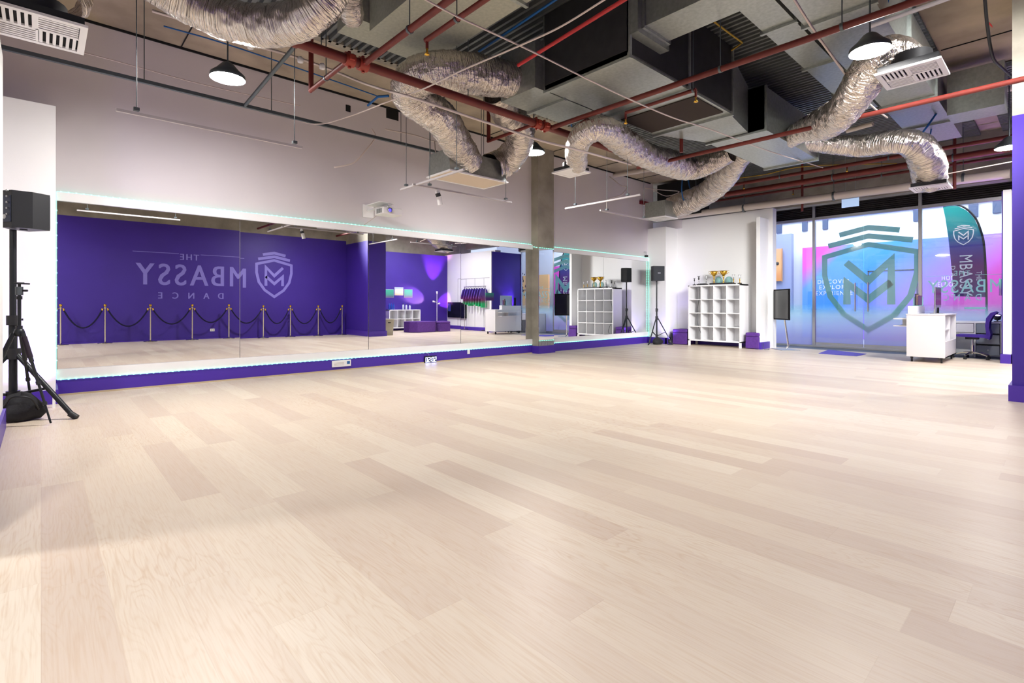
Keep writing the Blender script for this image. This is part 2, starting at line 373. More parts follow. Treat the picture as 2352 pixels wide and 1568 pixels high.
# right: slab wall, return wall, fitting-room wall and niche
struct(MB().box((13.1, .73, 0), (13.5, .84, WH-.05)).build('wall_slab', white))
struct(MB().box((13.13, .841, 0), (14.75, .86, 3.19)).box((13.5, .6, 0), (14.75, .841, 3.19)).build('wall_return', purple))
struct(MB().box((13.08, .71, 0), (13.5, .73, .17)).box((13.08, .71, 0), (13.1, .87, .17)).box((13.1, .86, 0), (14.7, .88, .17)).build('baseboard_slab', purpled))
struct(MB().box((13.5, -3, 0), (13.8, .6, WH+.05)).build('wall_fitting', white))
struct(MB().box((8.7, -3, 0), (13.5, -2.7, WH)).build('wall_niche', purple))
struct(MB().box((8.7, -2.7, 0), (13.5, -2.68, .15)).box((13.48, -2.68, 0), (13.5, .6, .15)).build('baseboard_niche', purpled))
struct(MB().box((8.03, -2.7, 0), (8.7, .44, 3.2)).build('wall_pillar', purple))
struct(MB().box((8.03, -2.7, 3.2), (8.7, .44, CE)).build('wall_pillar_head', conc))
struct(MB().box((8.0, -1.2, 0), (8.03, .47, .18)).box((8.03, .44, 0), (8.73, .47, .18)).box((8.7, -2.68, 0), (8.73, .44, .18)).build('baseboard_pillar', purpled))
struct(MB().box((-7, -1.5, 0), (8.03, -1.2, 3.32)).build('wall_logo', purple))
struct(MB().box((-7, -1.2, 0), (8.0, -1.18, .03)).build('baseboard_logo', purpled))
struct(MB().box((-7, -1.5, 3.32), (8.03, -1.2, CE)).build('wall_above_logo', conc))
struct(MB().box((8.7, -3.2, WH), (15.0, -2.9, CE)).build('wall_back', conc))
# left partition and recess
struct(MB().box((-.42, 3.2, 0), (-.245, 6.32, WH)).build('wall_left', white))
struct(MB().box((-.245, 3.2, 0), (-.225, 6.32, .17)).box((-.43, 6.32, 0), (-.225, 6.34, .17)).build('baseboard_left', purpled))
struct(MB().box((-3, 7.5, 0), (.12, D, WH)).build('wall_recess', white))
struct(MB().box((-3, 7.48, 0), (.12, 7.5, .155)).box((.12, 7.48, 0), (.14, D-.05, .155)).build('baseboard_recess', purpled))
struct(MB().box((-7.2, -9, 0), (-7, 9.5, CE)).build('wall_rear', wallw))
# shop front: head beam, shutter slats, frames, panes and doors
struct(MB().box((14.9, -3, 3.72), (15.2, 9.5, CE)).build('wall_front_head', conc))
mb = MB()
for i in range(9): mb.box((14.78, .6, 3.33+.045*i), (14.84, 5.9, 3.36+.045*i))
mb.box((14.85, .6, 3.3), (14.9, 5.9, 3.75)); struct(mb.build('trim_8', slat))
GX = 14.7
fr = MB()
fr.box((GX-.03, .86, 3.26), (GX+.05, 5.62, 3.33)).box((GX-.03, .86, 0), (GX+.05, 5.62, .045))
for y in (4.471, 2.30): fr.box((GX-.04, y-.03, 0), (GX+.05, y+.03, 3.72))
fr.box((GX-.02, .86, 0), (GX+.04, .9, 3.3))
struct(fr.build('window_frame', alu)); bpy.data.objects['window_frame'].name = 'window_1'
struct(MB().box((GX, 4.5, .045), (GX+.012, 5.62, 3.26)).build('window_2', glassm))
struct(MB().box((GX, .9, .045), (GX+.012, 2.27, 3.26)).build('window_3', glassm))
for k, (y0, y1) in enumerate(((3.39, 4.44), (2.33, 3.385))):
    d = MB().box((GX, y0+.01, .1), (GX+.012, y1-.005, 3.24)).build('door_%d' % (k+1), glassm); struct(d)
    MB().box((GX-.015, y0+.01, .05), (GX+.03, y1-.005, .12)).build('door_rail', alu, d)
    hy = y0+.16 if k == 0 else y1-.10
    h = MB().tube([(GX-.07, hy, .92), (GX-.07, hy, 1.62)], .016, 10)
    for z in (1.0, 1.54): h.tube([(GX-.07, hy, z), (GX, hy, z)], .009, 8)
    tag(h.build('door_handle', chrome, d), 'long vertical chrome pull handle')
    MB().tube([(GX+.012, y1-.006 if k == 0 else y0+.006, .12), (GX+.012, y1-.006 if k == 0 else y0+.006, 3.2)], .004, 6).build('door_edge', greym, d)

# decals on the glass
c0 = at(1994, 560, x=GX-.01)
sz = (at(1878, 600, x=GX).y-at(2105, 600, x=GX).y)/.99
cr = crest(MB(), (GX+.016, c0.y, at(1990, 545, x=GX).z-.03), Vector((0, -1, 0)), Z_, (.002, 0, 0), sz, .062, .06, .08)
tag(cr.build('window_decal', decal), 'huge sea green shield and M crest stuck across the glass entrance doors', 'window decal')
# mirrored lettering on the glass right of the door (reads from the street)
yr = at(2302, 660, x=GX).y; yl = at(2128, 660, x=GX).y
zt = at(2215, 642, x=GX).z; zb = at(2215, 672, x=GX).z
tb = text_mb(MB(), 'MBASSY', (GX-.004, yr-.02, zb), Y_, Z_, (-.002, 0, 0), yl-yr, zt-zb, 1.15)
tb = text_mb(tb, 'DANCE', (GX-.004, yr+.32, at(2215, 690, x=GX).z), Y_, Z_, (-.002, 0, 0), (yl-yr)*.62, .14, 1.9)
tb = text_mb(tb, 'THE', (GX-.004, yr+.50, at(2215, 632, x=GX).z), Y_, Z_, (-.002, 0, 0), .26, .10, 1.2)
tb.box((GX-.006, yr+.85, zt+.09), (GX-.004, yl, zt+.1)).box((GX-.006, yr, zt+.09), (GX-.004, yr+.42, zt+.1)).box((GX-.006, at(2265, 707, x=GX).y, .99), (GX-.004, at(2215, 707, x=GX).y, 1.03))
tag(tb.build('window_lettering', decalw), 'pale mint back-to-front lettering on the right-hand shop window', 'window decal')

# outside: white mall wall, hoarding, poster, ground
struct(MB().box((19.3, -6, -.1), (19.6, 14, 6)).build('wall_outside', mat('mall_wall', (214, 220, 240), .7)))
hd = MB().box((19.0, -1.5, 0), (19.08, at(1843, 600, x=19).y, at(2000, 556, x=19).z-.02)).build('hoarding', artm)
tag(hd, 'printed pink, blue and violet hoarding across the walkway outside', 'hoarding')
for s_, u0, u1, v in (('DISCOVER', 1878, 1952, 650), ('EXPLORE', 1882, 1950, 663), ('EXPERIENCE', 1874, 1958, 677)):
    a, c = at(u0, v, x=18.99), at(u1, v, x=18.99); text_mb(MB(), s_, (18.996, a.y, c.z), Vector((0, -1, 0)), Z_, (-.003, 0, 0), a.y-c.y, .13, 1.2).build('lettering', whitetext, hd)
for s_, u0, u1, v in (('HOME OF', 2163, 2225, 642), ('MELBOURNE', 2142, 2232, 657)):
    a, c = at(u0, v, x=18.99), at(u1, v, x=18.99); text_mb(MB(), s_, (18.996, a.y, c.z), Vector((0, -1, 0)), Z_, (-.003, 0, 0), a.y-c.y, .13, 1.2).build('lettering', whitetext, hd)
dd = MB(); a = at(1993, 622, x=18.99); c = at(2108, 622, x=18.99)
dd.box((18.985, c.y, a.z-.03), (18.999, a.y, a.z)).box((18.985, a.y-.03, 0), (18.999, a.y, a.z)).box((18.985, c.y, 0), (18.999, c.y+.03, a.z)).box((18.97, at(2048, 670, x=18.99).y-.04, 1.3), (18.999, at(2048, 670, x=18.99).y+.04, 1.5))
dd.build('service_door', greym, hd)
m_slot = mat('slate_slot', (70, 84, 118), .6)
for k, (u, v0, v1, w) in enumerate([(1790, 505, 535, 12), (1849, 500, 530, 12), (1896, 500, 526, 12), (2105, 480, 507, 14), (2236, 470, 497, 22), (2290, 462, 488, 20)]):
    a = at(u-w/2, v0, x=19.28); c = at(u+w/2, v1, x=19.28)
    tag(MB().box((19.24, c.y, c.z), (19.3, a.y, a.z)).build('wall_vent', m_slot), 'dark slot high in the white wall outside, %s from the left' % ('first', 'second', 'third', 'fourth', 'fifth', 'sixth')[k], 'wall vent', 'dark slots in the wall outside')
tag(MB().box((19.2, -1, at(2200, 468, x=19.2).z), (19.3, 8, at(2200, 468, x=19.2).z+.5)).build('wall_band', m_slot), 'slate blue band running along the top of the wall outside', 'wall band')
a = at(1776, 540, x=19.1); c = at(1818, 540, x=19.1)
tag(MB().box((19.08, c.y, 0), (19.3, a.y+1.5, a.z)).build('wall_panel', mat('lavender_panel', (150, 160, 205), .6)), 'lavender grey wall panel outside behind the orange poster', 'wall panel')
a = at(1774, 572, x=18.95); c = at(1795, 645, x=18.95)
ps = tag(MB().box((18.97, c.y, c.z), (19.05, a.y+.5, a.z)).build('poster', orangem), 'tall orange poster on the wall outside left of the doors', 'poster')
MB().box((18.955, c.y-.03, c.z-.02), (18.975, c.y, a.z)).build('poster_frame', mat('tan_frame', (196, 140, 96), .5), ps)
mb = MB()
for uu, vv in ((1777, 604), (1785, 605)): p = at(uu, vv, x=18.95); mb.lathe([(.001, -.06), (.05, -.04), (.06, 0), (.05, .04), (.001, .06)], (18.98, p.y, p.z), 12)
mb.build('printed_spots', marble, ps)
a = at(1826, 646, x=17.2); c = at(1862, 672, x=17.2)
# feather flag
ft = []
FXX = 16.5
for u, v in [(2166, 476), (2180, 472), (2200, 473), (2220, 483), (2238, 502), (2250, 528), (2258, 560), (2262, 620), (2264, 682), (2192, 680), (2186, 620), (2178, 545), (2171, 500)]:
    p = at(u, v, x=FXX); ft.append((-p.y, p.z))
fl = empty('feather_flag', 'tall teal to purple feather flag with white crest outside the shop window', 'flag', (FXX, at(2263, 690, x=FXX).y, 0))
def rel(mbx, par): return mbx.xf(Matrix.Translation(-Vector(par.location)))
rel(MB().prism(ft, (FXX, 0, 0), (0, -1, 0), Z_, (.01, 0, 0)), fl).build('sail', flagm, fl)
pp = [at(u, v, x=FXX) for u, v in [(2166, 474), (2182, 470), (2202, 471), (2222, 481), (2240, 500), (2252, 527), (2260, 560), (2264, 620), (2266, 690)]]; pp.append(Vector((FXX, pp[-1].y, .02)))
rel(MB().tube(smoothpath(pp, 4), .022, 8), fl).build('pole', blackm, fl)
rel(MB().box((FXX-.25, pp[-1].y-.25, 0), (FXX+.25, pp[-1].y+.25, .02)), fl).build('base', blackm, fl)
cc = at(2213, 522, x=FXX); cs = (at(2188, 550, x=FXX).y-at(2237, 550, x=FXX).y)*1.0
lt = crest(MB(), (FXX-.004, cc.y, cc.z), Vector((0, -1, 0)), Z_, (-.004, 0, 0), cs, .05, .05, .06)
rel(lt, fl).build('crest', whitetext, fl); lt = MB()
a = at(2234, 585, x=FXX); c = at(2204, 680, x=FXX)
text_mb(lt, 'MBASSY', (FXX-.004, c.y, a.z), Vector((0, 0, -1)), Vector((0, -1, 0)), (-.004, 0, 0), a.z-c.z, c.y-a.y, 1.1)
rel(lt, fl).build('lettering', whitetext, fl); lt = text_mb(MB(), 'THE', (FXX-.004, a.y-.07, a.z-.4), Vector((0, 0, -1)), Vector((0, -1, 0)), (-.004, 0, 0), .22, .09, 1.1)
rel(lt, fl).build('lettering', whitetext, fl); lt = text_mb(MB(), 'DANCE', (FXX-.004, c.y+.16, a.z-.25), Vector((0, 0, -1)), Vector((0, -1, 0)), (-.004, 0, 0), .75, .08, 1.9)
rel(lt, fl).build('lettering', whitetext, fl)

wp = tag(MB().box((18.6, -5.6, 0), (18.7, -1.7, 2.6)).build('shop_panel', mat('warm_panel', (236, 190, 130), .6)), 'warm orange shop panel outside beyond the desk, seen in the mirror', 'panel')
t = empty('branch_plant', 'tall dark branching plant in a white pot outside, seen in the mirror', 'plant', (17.2, -2.2, 0))
MB().lathe([(.001, 0), (.2, 0), (.26, .5), (.22, .5), (.001, .45)], n=20).build('pot', whitep, t)
mb = MB(); rnd = random.Random(4)
for k in range(26):
    a = rnd.uniform(0, 6.28); h = rnd.uniform(1.4, 3.1); q = Vector((0, 0, .4)); pth = [q]
    for i in range(5): q = q+Vector((.09*math.cos(a)+rnd.uniform(-.06, .06), .09*math.sin(a)+rnd.uniform(-.06, .06), (h-.4)/5)); pth.append(q)
    mb.tube(pth, [.014, .012, .01, .008, .006, .004], 5)
    for q in pth[2:]:
        for j in range(3): mb.lathe([(.001, -.05), (.03, 0), (.001, .05)], q+Vector((rnd.uniform(-.1, .1), rnd.uniform(-.1, .1), rnd.uniform(-.1, .1))), 5)
mb.build('branches', mat('dark_bark', (36, 34, 36), .8), t)['kind'] = 'stuff'

# ================================================================ MIRRORS
def mirror(x0, x1, tilt, label, y=D-.012, z0=.315, z1=2.318):
    o = MB().box((x0+.004, 0, 0), (x1-.004, .01, z1-z0)).build('wall_mirror_panel', mirrorm)
    o.location = (0, y-.006, z0); o.rotation_euler = (math.radians(tilt), 0, 0)
    return tag(o, label, 'mirror')
mirror(.14, 2.127, .2, 'tall wall mirror panel at the left end, reflecting the reversed white lettering')
mirror(2.127, 4.143, .1, 'second wall mirror panel from the left, reflecting the shield crest on purple')
mirror(4.143, 6.116, .06, 'third wall mirror panel, reflecting the low cube shelf and ottomans')
mirror(6.116, 8.09, 0, 'wall mirror panel touching the concrete column on its left, reflecting clothes rack and desk')
mirror(8.61, 10.7, 0, 'wall mirror panel just right of the concrete column')
mirror(10.7, 12.76, 0, 'rightmost wall mirror panel beside the far speaker stand')
mirror(8.1, 8.595, 0, 'narrow mirror panel covering the lower front of the concrete column', 7.945, .3, 2.33)

# LED strips: channel with a row of diodes
def ledstrip(pts, label, step=.07, off=(0, 0, 0)):
    root = None
    ch = MB(); dots = MB()
    for a, b_ in pts:
        a, b_ = Vector(a), Vector(b_); ch.tube([a, b_], .004, 4)
        n = int((b_-a).length/step)
        for i in range(n):
            p = a.lerp(b_, (i+.5)/n); dots.box(p-Vector((.008, .008, .006)), p+Vector((.008, .008, .006)))
    root = tag(ch.build('led_strip', mat('led_tape', (190, 240, 225), .5, emit=(130, 235, 205), es=.9) if 'led_tape' not in MATS else MATS['led_tape'], None), label, 'led strip')
    dots.build('diodes', led, root)['kind'] = 'stuff'; return root
ledstrip([((.14, D-.03, 2.428), (8.08, D-.03, 2.428))], 'mint green led strip along the top of the long mirror left of the column')
ledstrip([((8.62, D-.03, 2.428), (12.75, D-.03, 2.428))], 'mint green led strip along the top of the mirror right of the column')
ledstrip([((.14, D-.05, .192), (8.07, D-.05, .192))], 'mint green led strip under the long mirror left of the column')
ledstrip([((8.63, D-.05, .192), (12.75, D-.05, .192))], 'mint green led strip under the mirror right of the column')
ledstrip([((12.745, D-.05, .2), (12.745, D-.05, 2.42))], 'upright mint green led strip in the corner behind the far speaker')
ledstrip([((.135, D-.06, .2), (.135, D-.06, 2.42))], 'upright mint green led strip at the left edge of the mirror', .14)
ledstrip([((8.10, 7.94, 2.345), (8.60, 7.94, 2.345)), ((8.085, 7.96, 2.345), (8.085, D-.06, 2.38))], 'short mint green led strip around the column above its mirror')
ledstrip([((8.10, 7.94, .285), (8.60, 7.94, .285))], 'short mint green led strip across the column below its mirror')
mb = MB()
for i in range(16): mb.box((8.11+i*.0305, 7.94, .17), (8.13+i*.0305, 7.955, .27))
tag(mb.build('ribbed_panel', alu), 'ribbed grey strip across the column foot above the purple skirting', 'panel')

# ================================================================ LOGO WALL AND ROPE BARRIER (seen in the mirror)
LY = -1.2+.006
def lx(u): return atm(u, 640, y=-1.2).x
def lz(u, v): return atm(u, v, y=-1.2).z-.0
g = MB()
x0, x1 = lx(563), lx(312)
zz = lambda v, u: atm(u, v+(9 if u < 500 else 3), y=-1.2).z
for ox in (-.014, 0, .014): text_mb(g, 'MBASSY', (x0+ox, LY-.004+.06*abs(ox-.014), zz(653, 480)), Vector((-1, 0, 0)), Z_, (0, .004, 0), x0-x1, zz(608, 430)-zz(656, 430), 1.25)
xa, xb = lx(456), lx(413)
for ox in (-.006, .006): text_mb(g, 'THE', (xa+ox, LY-.004+.05*ox, zz(597, 440)+.04), Vector((-1, 0, 0)), Z_, (0, .004, 0), xa-xb, .17, 1.3)
xa, xb = lx(512), lx(363)
for ox in (-.006, .006): text_mb(g, 'DANCE', (xa+ox, LY-.004+.05*ox, zz(682, 440)), Vector((-1, 0, 0)), Z_, (0, .004, 0), xa-xb, .18, 3.)
zl = zz(588, 440)+.09
g.box((lx(560), LY-.004, zl), (lx(460), LY, zl+.015)).box((lx(410), LY-.004, zl), (lx(304), LY, zl+.015))
tag(g.build('wall_lettering', logo), 'lilac studio name lettering on the purple wall, reversed in the mirror', 'wall lettering')
cs = (lx(671)-lx(585))/.99
tag(crest(MB(), ((lx(671)+lx(585))/2, LY-.004, zz(590, 628)-.02), Vector((-1, 0, 0)), Z_, (0, .004, 0), cs).build('wall_crest', logo), 'lilac shield crest with an M painted on the purple wall', 'wall emblem')
post = empty('rope_post', '', 'stanchion')
MB().lathe([(.001, 0), (.16, 0), (.16, .012), (.14, .022), (.03, .035), (.02, .05)], n=24).build('base', chrome, post)
MB().lathe([(.019, .035), (.019, .93), (.028, .935), (.028, .955), (.019, .96), (.016, .975)], n=14).build('pole', chrome, post)
MB().lathe([(.001, .97), (.022, .975), (.034, .99), (.036, 1.01), (.028, 1.03), (.001, 1.045)], n=14).build('ball_top', gold, post)
MB().tube([(-.06, 0, .9), (-.04, 0, .925), (0, 0, .915), (.04, 0, .925), (.06, 0, .9)], .007, 6).build('hook_ring', gold, post)
ords = ['leftmost', 'second from the left', 'third from the left', 'fourth from the left', 'middle', 'fourth from the right', 'third from the right', 'second from the right', 'rightmost']
SX = [atm(u, 700, y=-.92).x for u in (139, 241, 345, 441, 525, 604, 666, 730, 785)]
for i, x in enumerate(SX):
    lb = 'chrome ball-topped rope post by the purple wall, %s in the mirror' % ords[i]
    if i == 0: post.location = (x, -.92, 0); tag(post, lb, 'stanchion', 'chrome rope posts along the purple wall')
    else: again(post, (x, -.92, 0), 0, lb)
for i in range(8):
    a, c = Vector((SX[i]+.06, -.92, .895)), Vector((SX[i+1]-.06, -.92, .895)); L = c.x-a.x
    pts = [Vector((a.x+L*t/14, -.92, .885-.46*(1-((t-7)/7)**2)*(.92+.08*math.cos(i)))) for t in range(15)]
    r = tag(MB().tube(pts, .018, 8).build('barrier_rope', rope), 'dark velvet rope sagging between the %s and %s rope posts' % (ords[i].replace(' from the left', ' left').replace(' from the right', ' right'), ords[i+1].replace(' from the left', ' left').replace(' from the right', ' right')), 'barrier rope', 'velvet ropes along the purple wall')
    for q in (a, c): MB().lathe([(.02, -.03), (.022, .015), (.01, .03)], q, 8).build('rope_end', gold, r)
p = atm(487, 769, y=-1.2)
ws = tag(MB().box((p.x-.06, -1.2, .22), (p.x+.06, -1.19, .30), .003).build('wall_socket', whitep), 'white power outlet low on the purple wall behind the ropes', 'wall socket')
MB().box((p.x-.03, -1.19, .24), (p.x-.01, -1.186, .28)).box((p.x+.01, -1.19, .24), (p.x+.03, -1.186, .28)).build('outlet', binm, ws)

# ================================================================ SPEAKERS ON STANDS
def stand(x, y, top, label, legs, r=.62, hub=.72, rz=0., pr=.0175):
    t = empty('speaker_stand', label, 'speaker stand', (x, y, 0), rz)
    MB().tube([(0, 0, .10), (0, 0, top*.55)], pr*1.25, 12).build('lower_pole', blackm, t)
    MB().tube([(0, 0, top*.55), (0, 0, top+.08)], pr, 12).build('upper_pole', blackm, t)
    c = MB().tube([(0, 0, top*.55-.05), (0, 0, top*.55+.04)], pr*1.9, 12).build('clamp_collar', blackp, t)
    MB().tube([(pr, 0, top*.55), (.07, 0, top*.55)], .01, 8).build('knob', blackp, c)
    MB().tube([(0, 0, hub-.05), (0, 0, hub+.05)], pr*2.2, 12).build('hub', blackp, t)
    MB().tube([(0, 0, .2), (0, 0, .27)], pr*2., 12).build('lower_collar', blackp, t)
    for a in legs:
        d = Vector((math.cos(a), math.sin(a), 0))
        l = MB().tube([d*.03+Z_*hub, d*r+Z_*.025], pr*.85, 8).build('leg', blackm, t)
        MB().tube([d*(r-.03)+Z_*.05, d*(r+.03)+Z_*.012], pr*1.1, 8).build('rubber_foot', blackp, l)
        MB().tube([d*.02+Z_*.235, d*(r*.55)+Z_*(hub*.47)], pr*.5, 6).build('brace', blackm, t)
    return t
def speaker(x, y, z, rz, label, w=.34, d=.30, h=.44, panel=False):
    t = empty('loudspeaker', label, 'speaker', (x, y, z), rz)       # grille faces local -y
    pl = [(-w/2, -d/2), (w/2, -d/2), (w/2, d*.05), (w*.22, d/2), (-w*.22, d/2), (-w/2, d*.05)]
    MB().prism(pl, (0, 0, 0), X_, Y_, (0, 0, h)).build('cabinet', blackp, t)
    g_ = MB().box((-w/2+.012, -d/2-.012, .015), (w/2-.012, -d/2, h-.015), .004).build('grille', mat('speaker_grille', (38, 42, 50), .7, noise=.2, nscale=120) if 'speaker_grille' not in MATS else MATS['speaker_grille'], t)
    MB().box((-.04, -d/2-.015, h*.5), (.04, -d/2-.011, h*.5+.018)).build('badge', alu, g_)
    MB().tube([(0, 0, -.01), (0, 0, .0)], .03, 10).build('pole_socket', blackp, t)
    if panel:
        MB().box((-w*.2, d/2, .05), (w*.2, d/2+.006, h-.05)).build('control_panel', mat('panel_navy', (24, 34, 58), .4), t)
        k = MB()
        for i in range(5): k.tube([(-w*.08, d/2+.004, .12+.055*i), (-w*.08, d/2+.018, .12+.055*i)], .009, 8)
        k.build('knobs', alu, t)
        MB().lathe([(.022, 0), (.001, .002)], (0, 0, 0), 16).xf(Matrix.Translation((w*.08, d/2+.007, .1)) @ Matrix.Rotation(-PI/2, 4, 'X')).build('round_badge', alu, t)
    return t
SRX, SRY = 12.42, 7.66
stand(SRX, SRY, 1.72, 'black tripod speaker stand in the corner by the end of the mirror', (2.36+.8, 2.36+.8+2.09, 2.36+.8+4.19), .40)
speaker(SRX, SRY, 1.735, .9-PI/2+.1-PI*0, 'black loudspeaker on the tripod in the far corner', .32, .28, .40)
SLX, SLY = at(30, 700, y=6.75).x, 6.75
stand(SLX, SLY, 1.71, 'thick black tripod speaker stand in the recess at the left edge', (-.70, 1.6, 3.6), .55, .62, 0, .026)
speaker(at(54, 500, y=6.75).x, SLY, 1.80, -.75+PI*.93, 'dark loudspeaker with rear controls at the left edge', .27, .27, .345, True)
# camera tripod
def tripod(x, y):
    t = empty('camera_tripod', 'slim camera tripod with a ball head leaning by the left speaker stand', 'tripod', (x, y, 0))
    MB().tube([(0, 0, .83), (0, 0, 1.17)], .014, 10).tube([(0, 0, .86), (0, 0, .89)], .024, 10).tube([(0, 0, 1.13), (0, 0, 1.16)], .022, 10).build('centre_column', blackm, t)
    MB().lathe([(.001, .79), (.035, .8), (.04, .83), (.03, .86), (.001, .87)], n=12).build('shoulder', blackm, t)
    h = MB().tube([(0, 0, 1.17), (0, 0, 1.245)], .028, 12).build('ball_head', greym, t)
    MB().tube([(0, 0, 1.245), (0, 0, 1.27)], .012, 8).box((-.035, -.02, 1.268), (.035, .02, 1.285), .004).build('quick_release_plate', blackp, h)
    MB().tube([(0, 0, 1.21), (.055, -.03, 1.21)], .01, 8).build('clamp_knob', blackp, h); MB().tube([(0, 0, 1.275), (.07, -.03, 1.272)], .007, 8).build('lever', blackp, h)
    for k, a in enumerate((-.9, 1.3, 3.35)):
        d = Vector((math.cos(a), math.sin(a), 0)); A = d*.04+Z_*.82; B = d*.34+Z_*.015
        l = MB().tube([A.lerp(B, 0), A.lerp(B, .3)], .018, 10).build('leg', blackm, t)
        MB().tube([A.lerp(B, .3), A.lerp(B, .55)], .0125, 8).tube([A.lerp(B, .55), A.lerp(B, .78)], .0105, 8).tube([A.lerp(B, .78), B], .008, 8).build('leg_sections', blackm, l)
        m_ = MB()
        for f in (.3, .55, .78): m_.tube([A.lerp(B, f-.015), A.lerp(B, f+.02)], .018, 8)
        m_.build('twist_locks', blackp, l)
        if k == 0: MB().tube([A.lerp(B, .04), A.lerp(B, .27)], .021, 10).build('foam_grip', mat('foam', (40, 30, 44), .9), l)
    return t
tp = at(44, 650, y=6.45); tripod(tp.x+.0, 6.48)
def sack(name, label, c, r, h, seed):
    rnd = random.Random(seed); n = 18; prof = [(0, .001), (.04, .8), (.25, 1.05), (.5, 1.), (.75, .75), (.92, .45), (1, .001)]
    vs = []; ph = [rnd.uniform(0, 6) for _ in range(4)]
    for (z, s_) in prof:
        for k in range(n):
            a = 2*PI*k/n; rr = r*s_*(1+.13*math.sin(3*a+ph[0]+z*3)+.08*math.sin(5*a+ph[1]-z*5))
            vs.append((c[0]+rr*math.cos(a), c[1]+rr*math.sin(a)*.7, c[2]+h*z*(1+.06*math.sin(2*a+ph[2]))))
    fs = [(i*n+k, i*n+(k+1) % n, (i+1)*n+(k+1) % n, (i+1)*n+k) for i in range(len(prof)-1) for k in range(n)]
    o = MB().add(vs, fs, True).build(name, mat('black_nylon', (30, 30, 34), .8, bump=.4, bscale=20) if 'black_nylon' not in MATS else MATS['black_nylon'])
    tag(o, label, 'bag'); return o
pb = at(52, 952, z=0)
o = sack('kit_bag', 'slumped black bag under the camera tripod', (SLX+.06, SLY-.13, 0), .15, .26, 3)
MB().tube(smoothpath([(SLX-.05, SLY-.2, .16), (SLX+.0, SLY-.25, .24), (SLX+.12, SLY-.26, .22), (SLX+.18, SLY-.2, .1)], 5), .008, 6).build('strap', blackp, o)
o = sack('kit_bag', 'black round bag hung at the foot of the corner speaker stand', (SRX, SRY-.02, 0), .17, .2, 9)
# small uplights
def par(name, label, p, col, lightcol, power, aim, spot=1.6):
    t = empty(name, label, 'uplight', p)
    d = Vector(aim).normalized()
    q = d.to_track_quat('Z', 'Y').to_matrix().to_4x4()
    MB().lathe([(.03, -.06), (.055, -.04), (.06, .05), (.05, .05), (.045, .03)], n=16).xf(Matrix.Translation((0, 0, .09)) @ q).build('housing', blackp, t)
    MB().lathe([(.001, .035), (.05, .035)], n=16).xf(Matrix.Translation((0, 0, .09)) @ q).build('lens', mat('par_lens_'+name, (200, 180, 255), .3, emit=col, es=6), t)
    MB().box((-.06, -.05, 0), (.06, .05, .012)).tube([(-.065, 0, .01), (-.068, 0, .09)], .006, 6).tube([(.065, 0, .01), (.068, 0, .09)], .006, 6).build('yoke', blackm, t)
    l = bpy.data.lights.new(name+'_light', 'SPOT'); l.color = lightcol; l.energy = power; l.spot_size = spot; l.spot_blend = .9; l.shadow_soft_size = .05
    lo = bpy.data.objects.new(name+'_light', l); COL.objects.link(lo); lo.parent = t; lo.location = Vector((0, 0, .09))+d*.06
    lo.rotation_euler = (-d).to_track_quat('Z', 'Y').to_euler()
    return t
par('floor_uplight', 'small black uplight on the floor by the corner pilaster', (12.55, 7.33, 0), (120, 90, 255), (.38, .28, 1.), 42, (.25, .35, 1), 2.)
par('floor_uplight', 'small violet uplight behind the left speaker stand', (-.1, 7.2, 0), (120, 80, 255), (.38, .28, 1.), 60, (.0, .35, 1), 2.)

# ================================================================ SHELVES, TROPHIES, OTTOMANS
def cubes(name, label, cols, rows, cell=.335, t=.02, outer=.036, depth_=.39, leg=.12):
    r = empty(name, label, 'shelf')                      # width along local x, open front faces -y, back at +y
    W = cols*cell+(cols-1)*t+2*outer; Hh = rows*cell+(rows-1)*t+2*outer
    f = MB().box((0, 0, leg), (W, depth_, leg+outer), .002).box((0, 0, leg+Hh-outer), (W, depth_, leg+Hh), .002).box((0, 0, leg), (outer, depth_, leg+Hh), .002).box((W-outer, 0, leg), (W, depth_, leg+Hh), .002)
    f.build('carcass', lam, r)
    for i in range(1, cols):
        x = outer+i*cell+(i-1)*t; MB().box((x, .003, leg+outer), (x+t, depth_-.006, leg+Hh-outer)).build('upright', lam, r)
    for j in range(1, rows):
        z = leg+outer+j*cell+(j-1)*t; MB().box((outer, .002, z), (W-outer, depth_-.006, z+t)).build('shelf_board', lam, r)
    MB().box((.01, depth_-.005, leg+.01), (W-.01, depth_, leg+Hh-.01)).build('back_panel', lam, r)
    for x in (0, W-.05):
        for y in (0, depth_-.05): MB().box((x, y, 0), (x+.05, y+.05, leg)).build('leg', lam, r)
    return r, W, Hh+leg
big, BW, BH = cubes('cube_shelf', 'tall white four by four cube shelf against the far wall', 4, 4, depth_=.45, leg=.13)
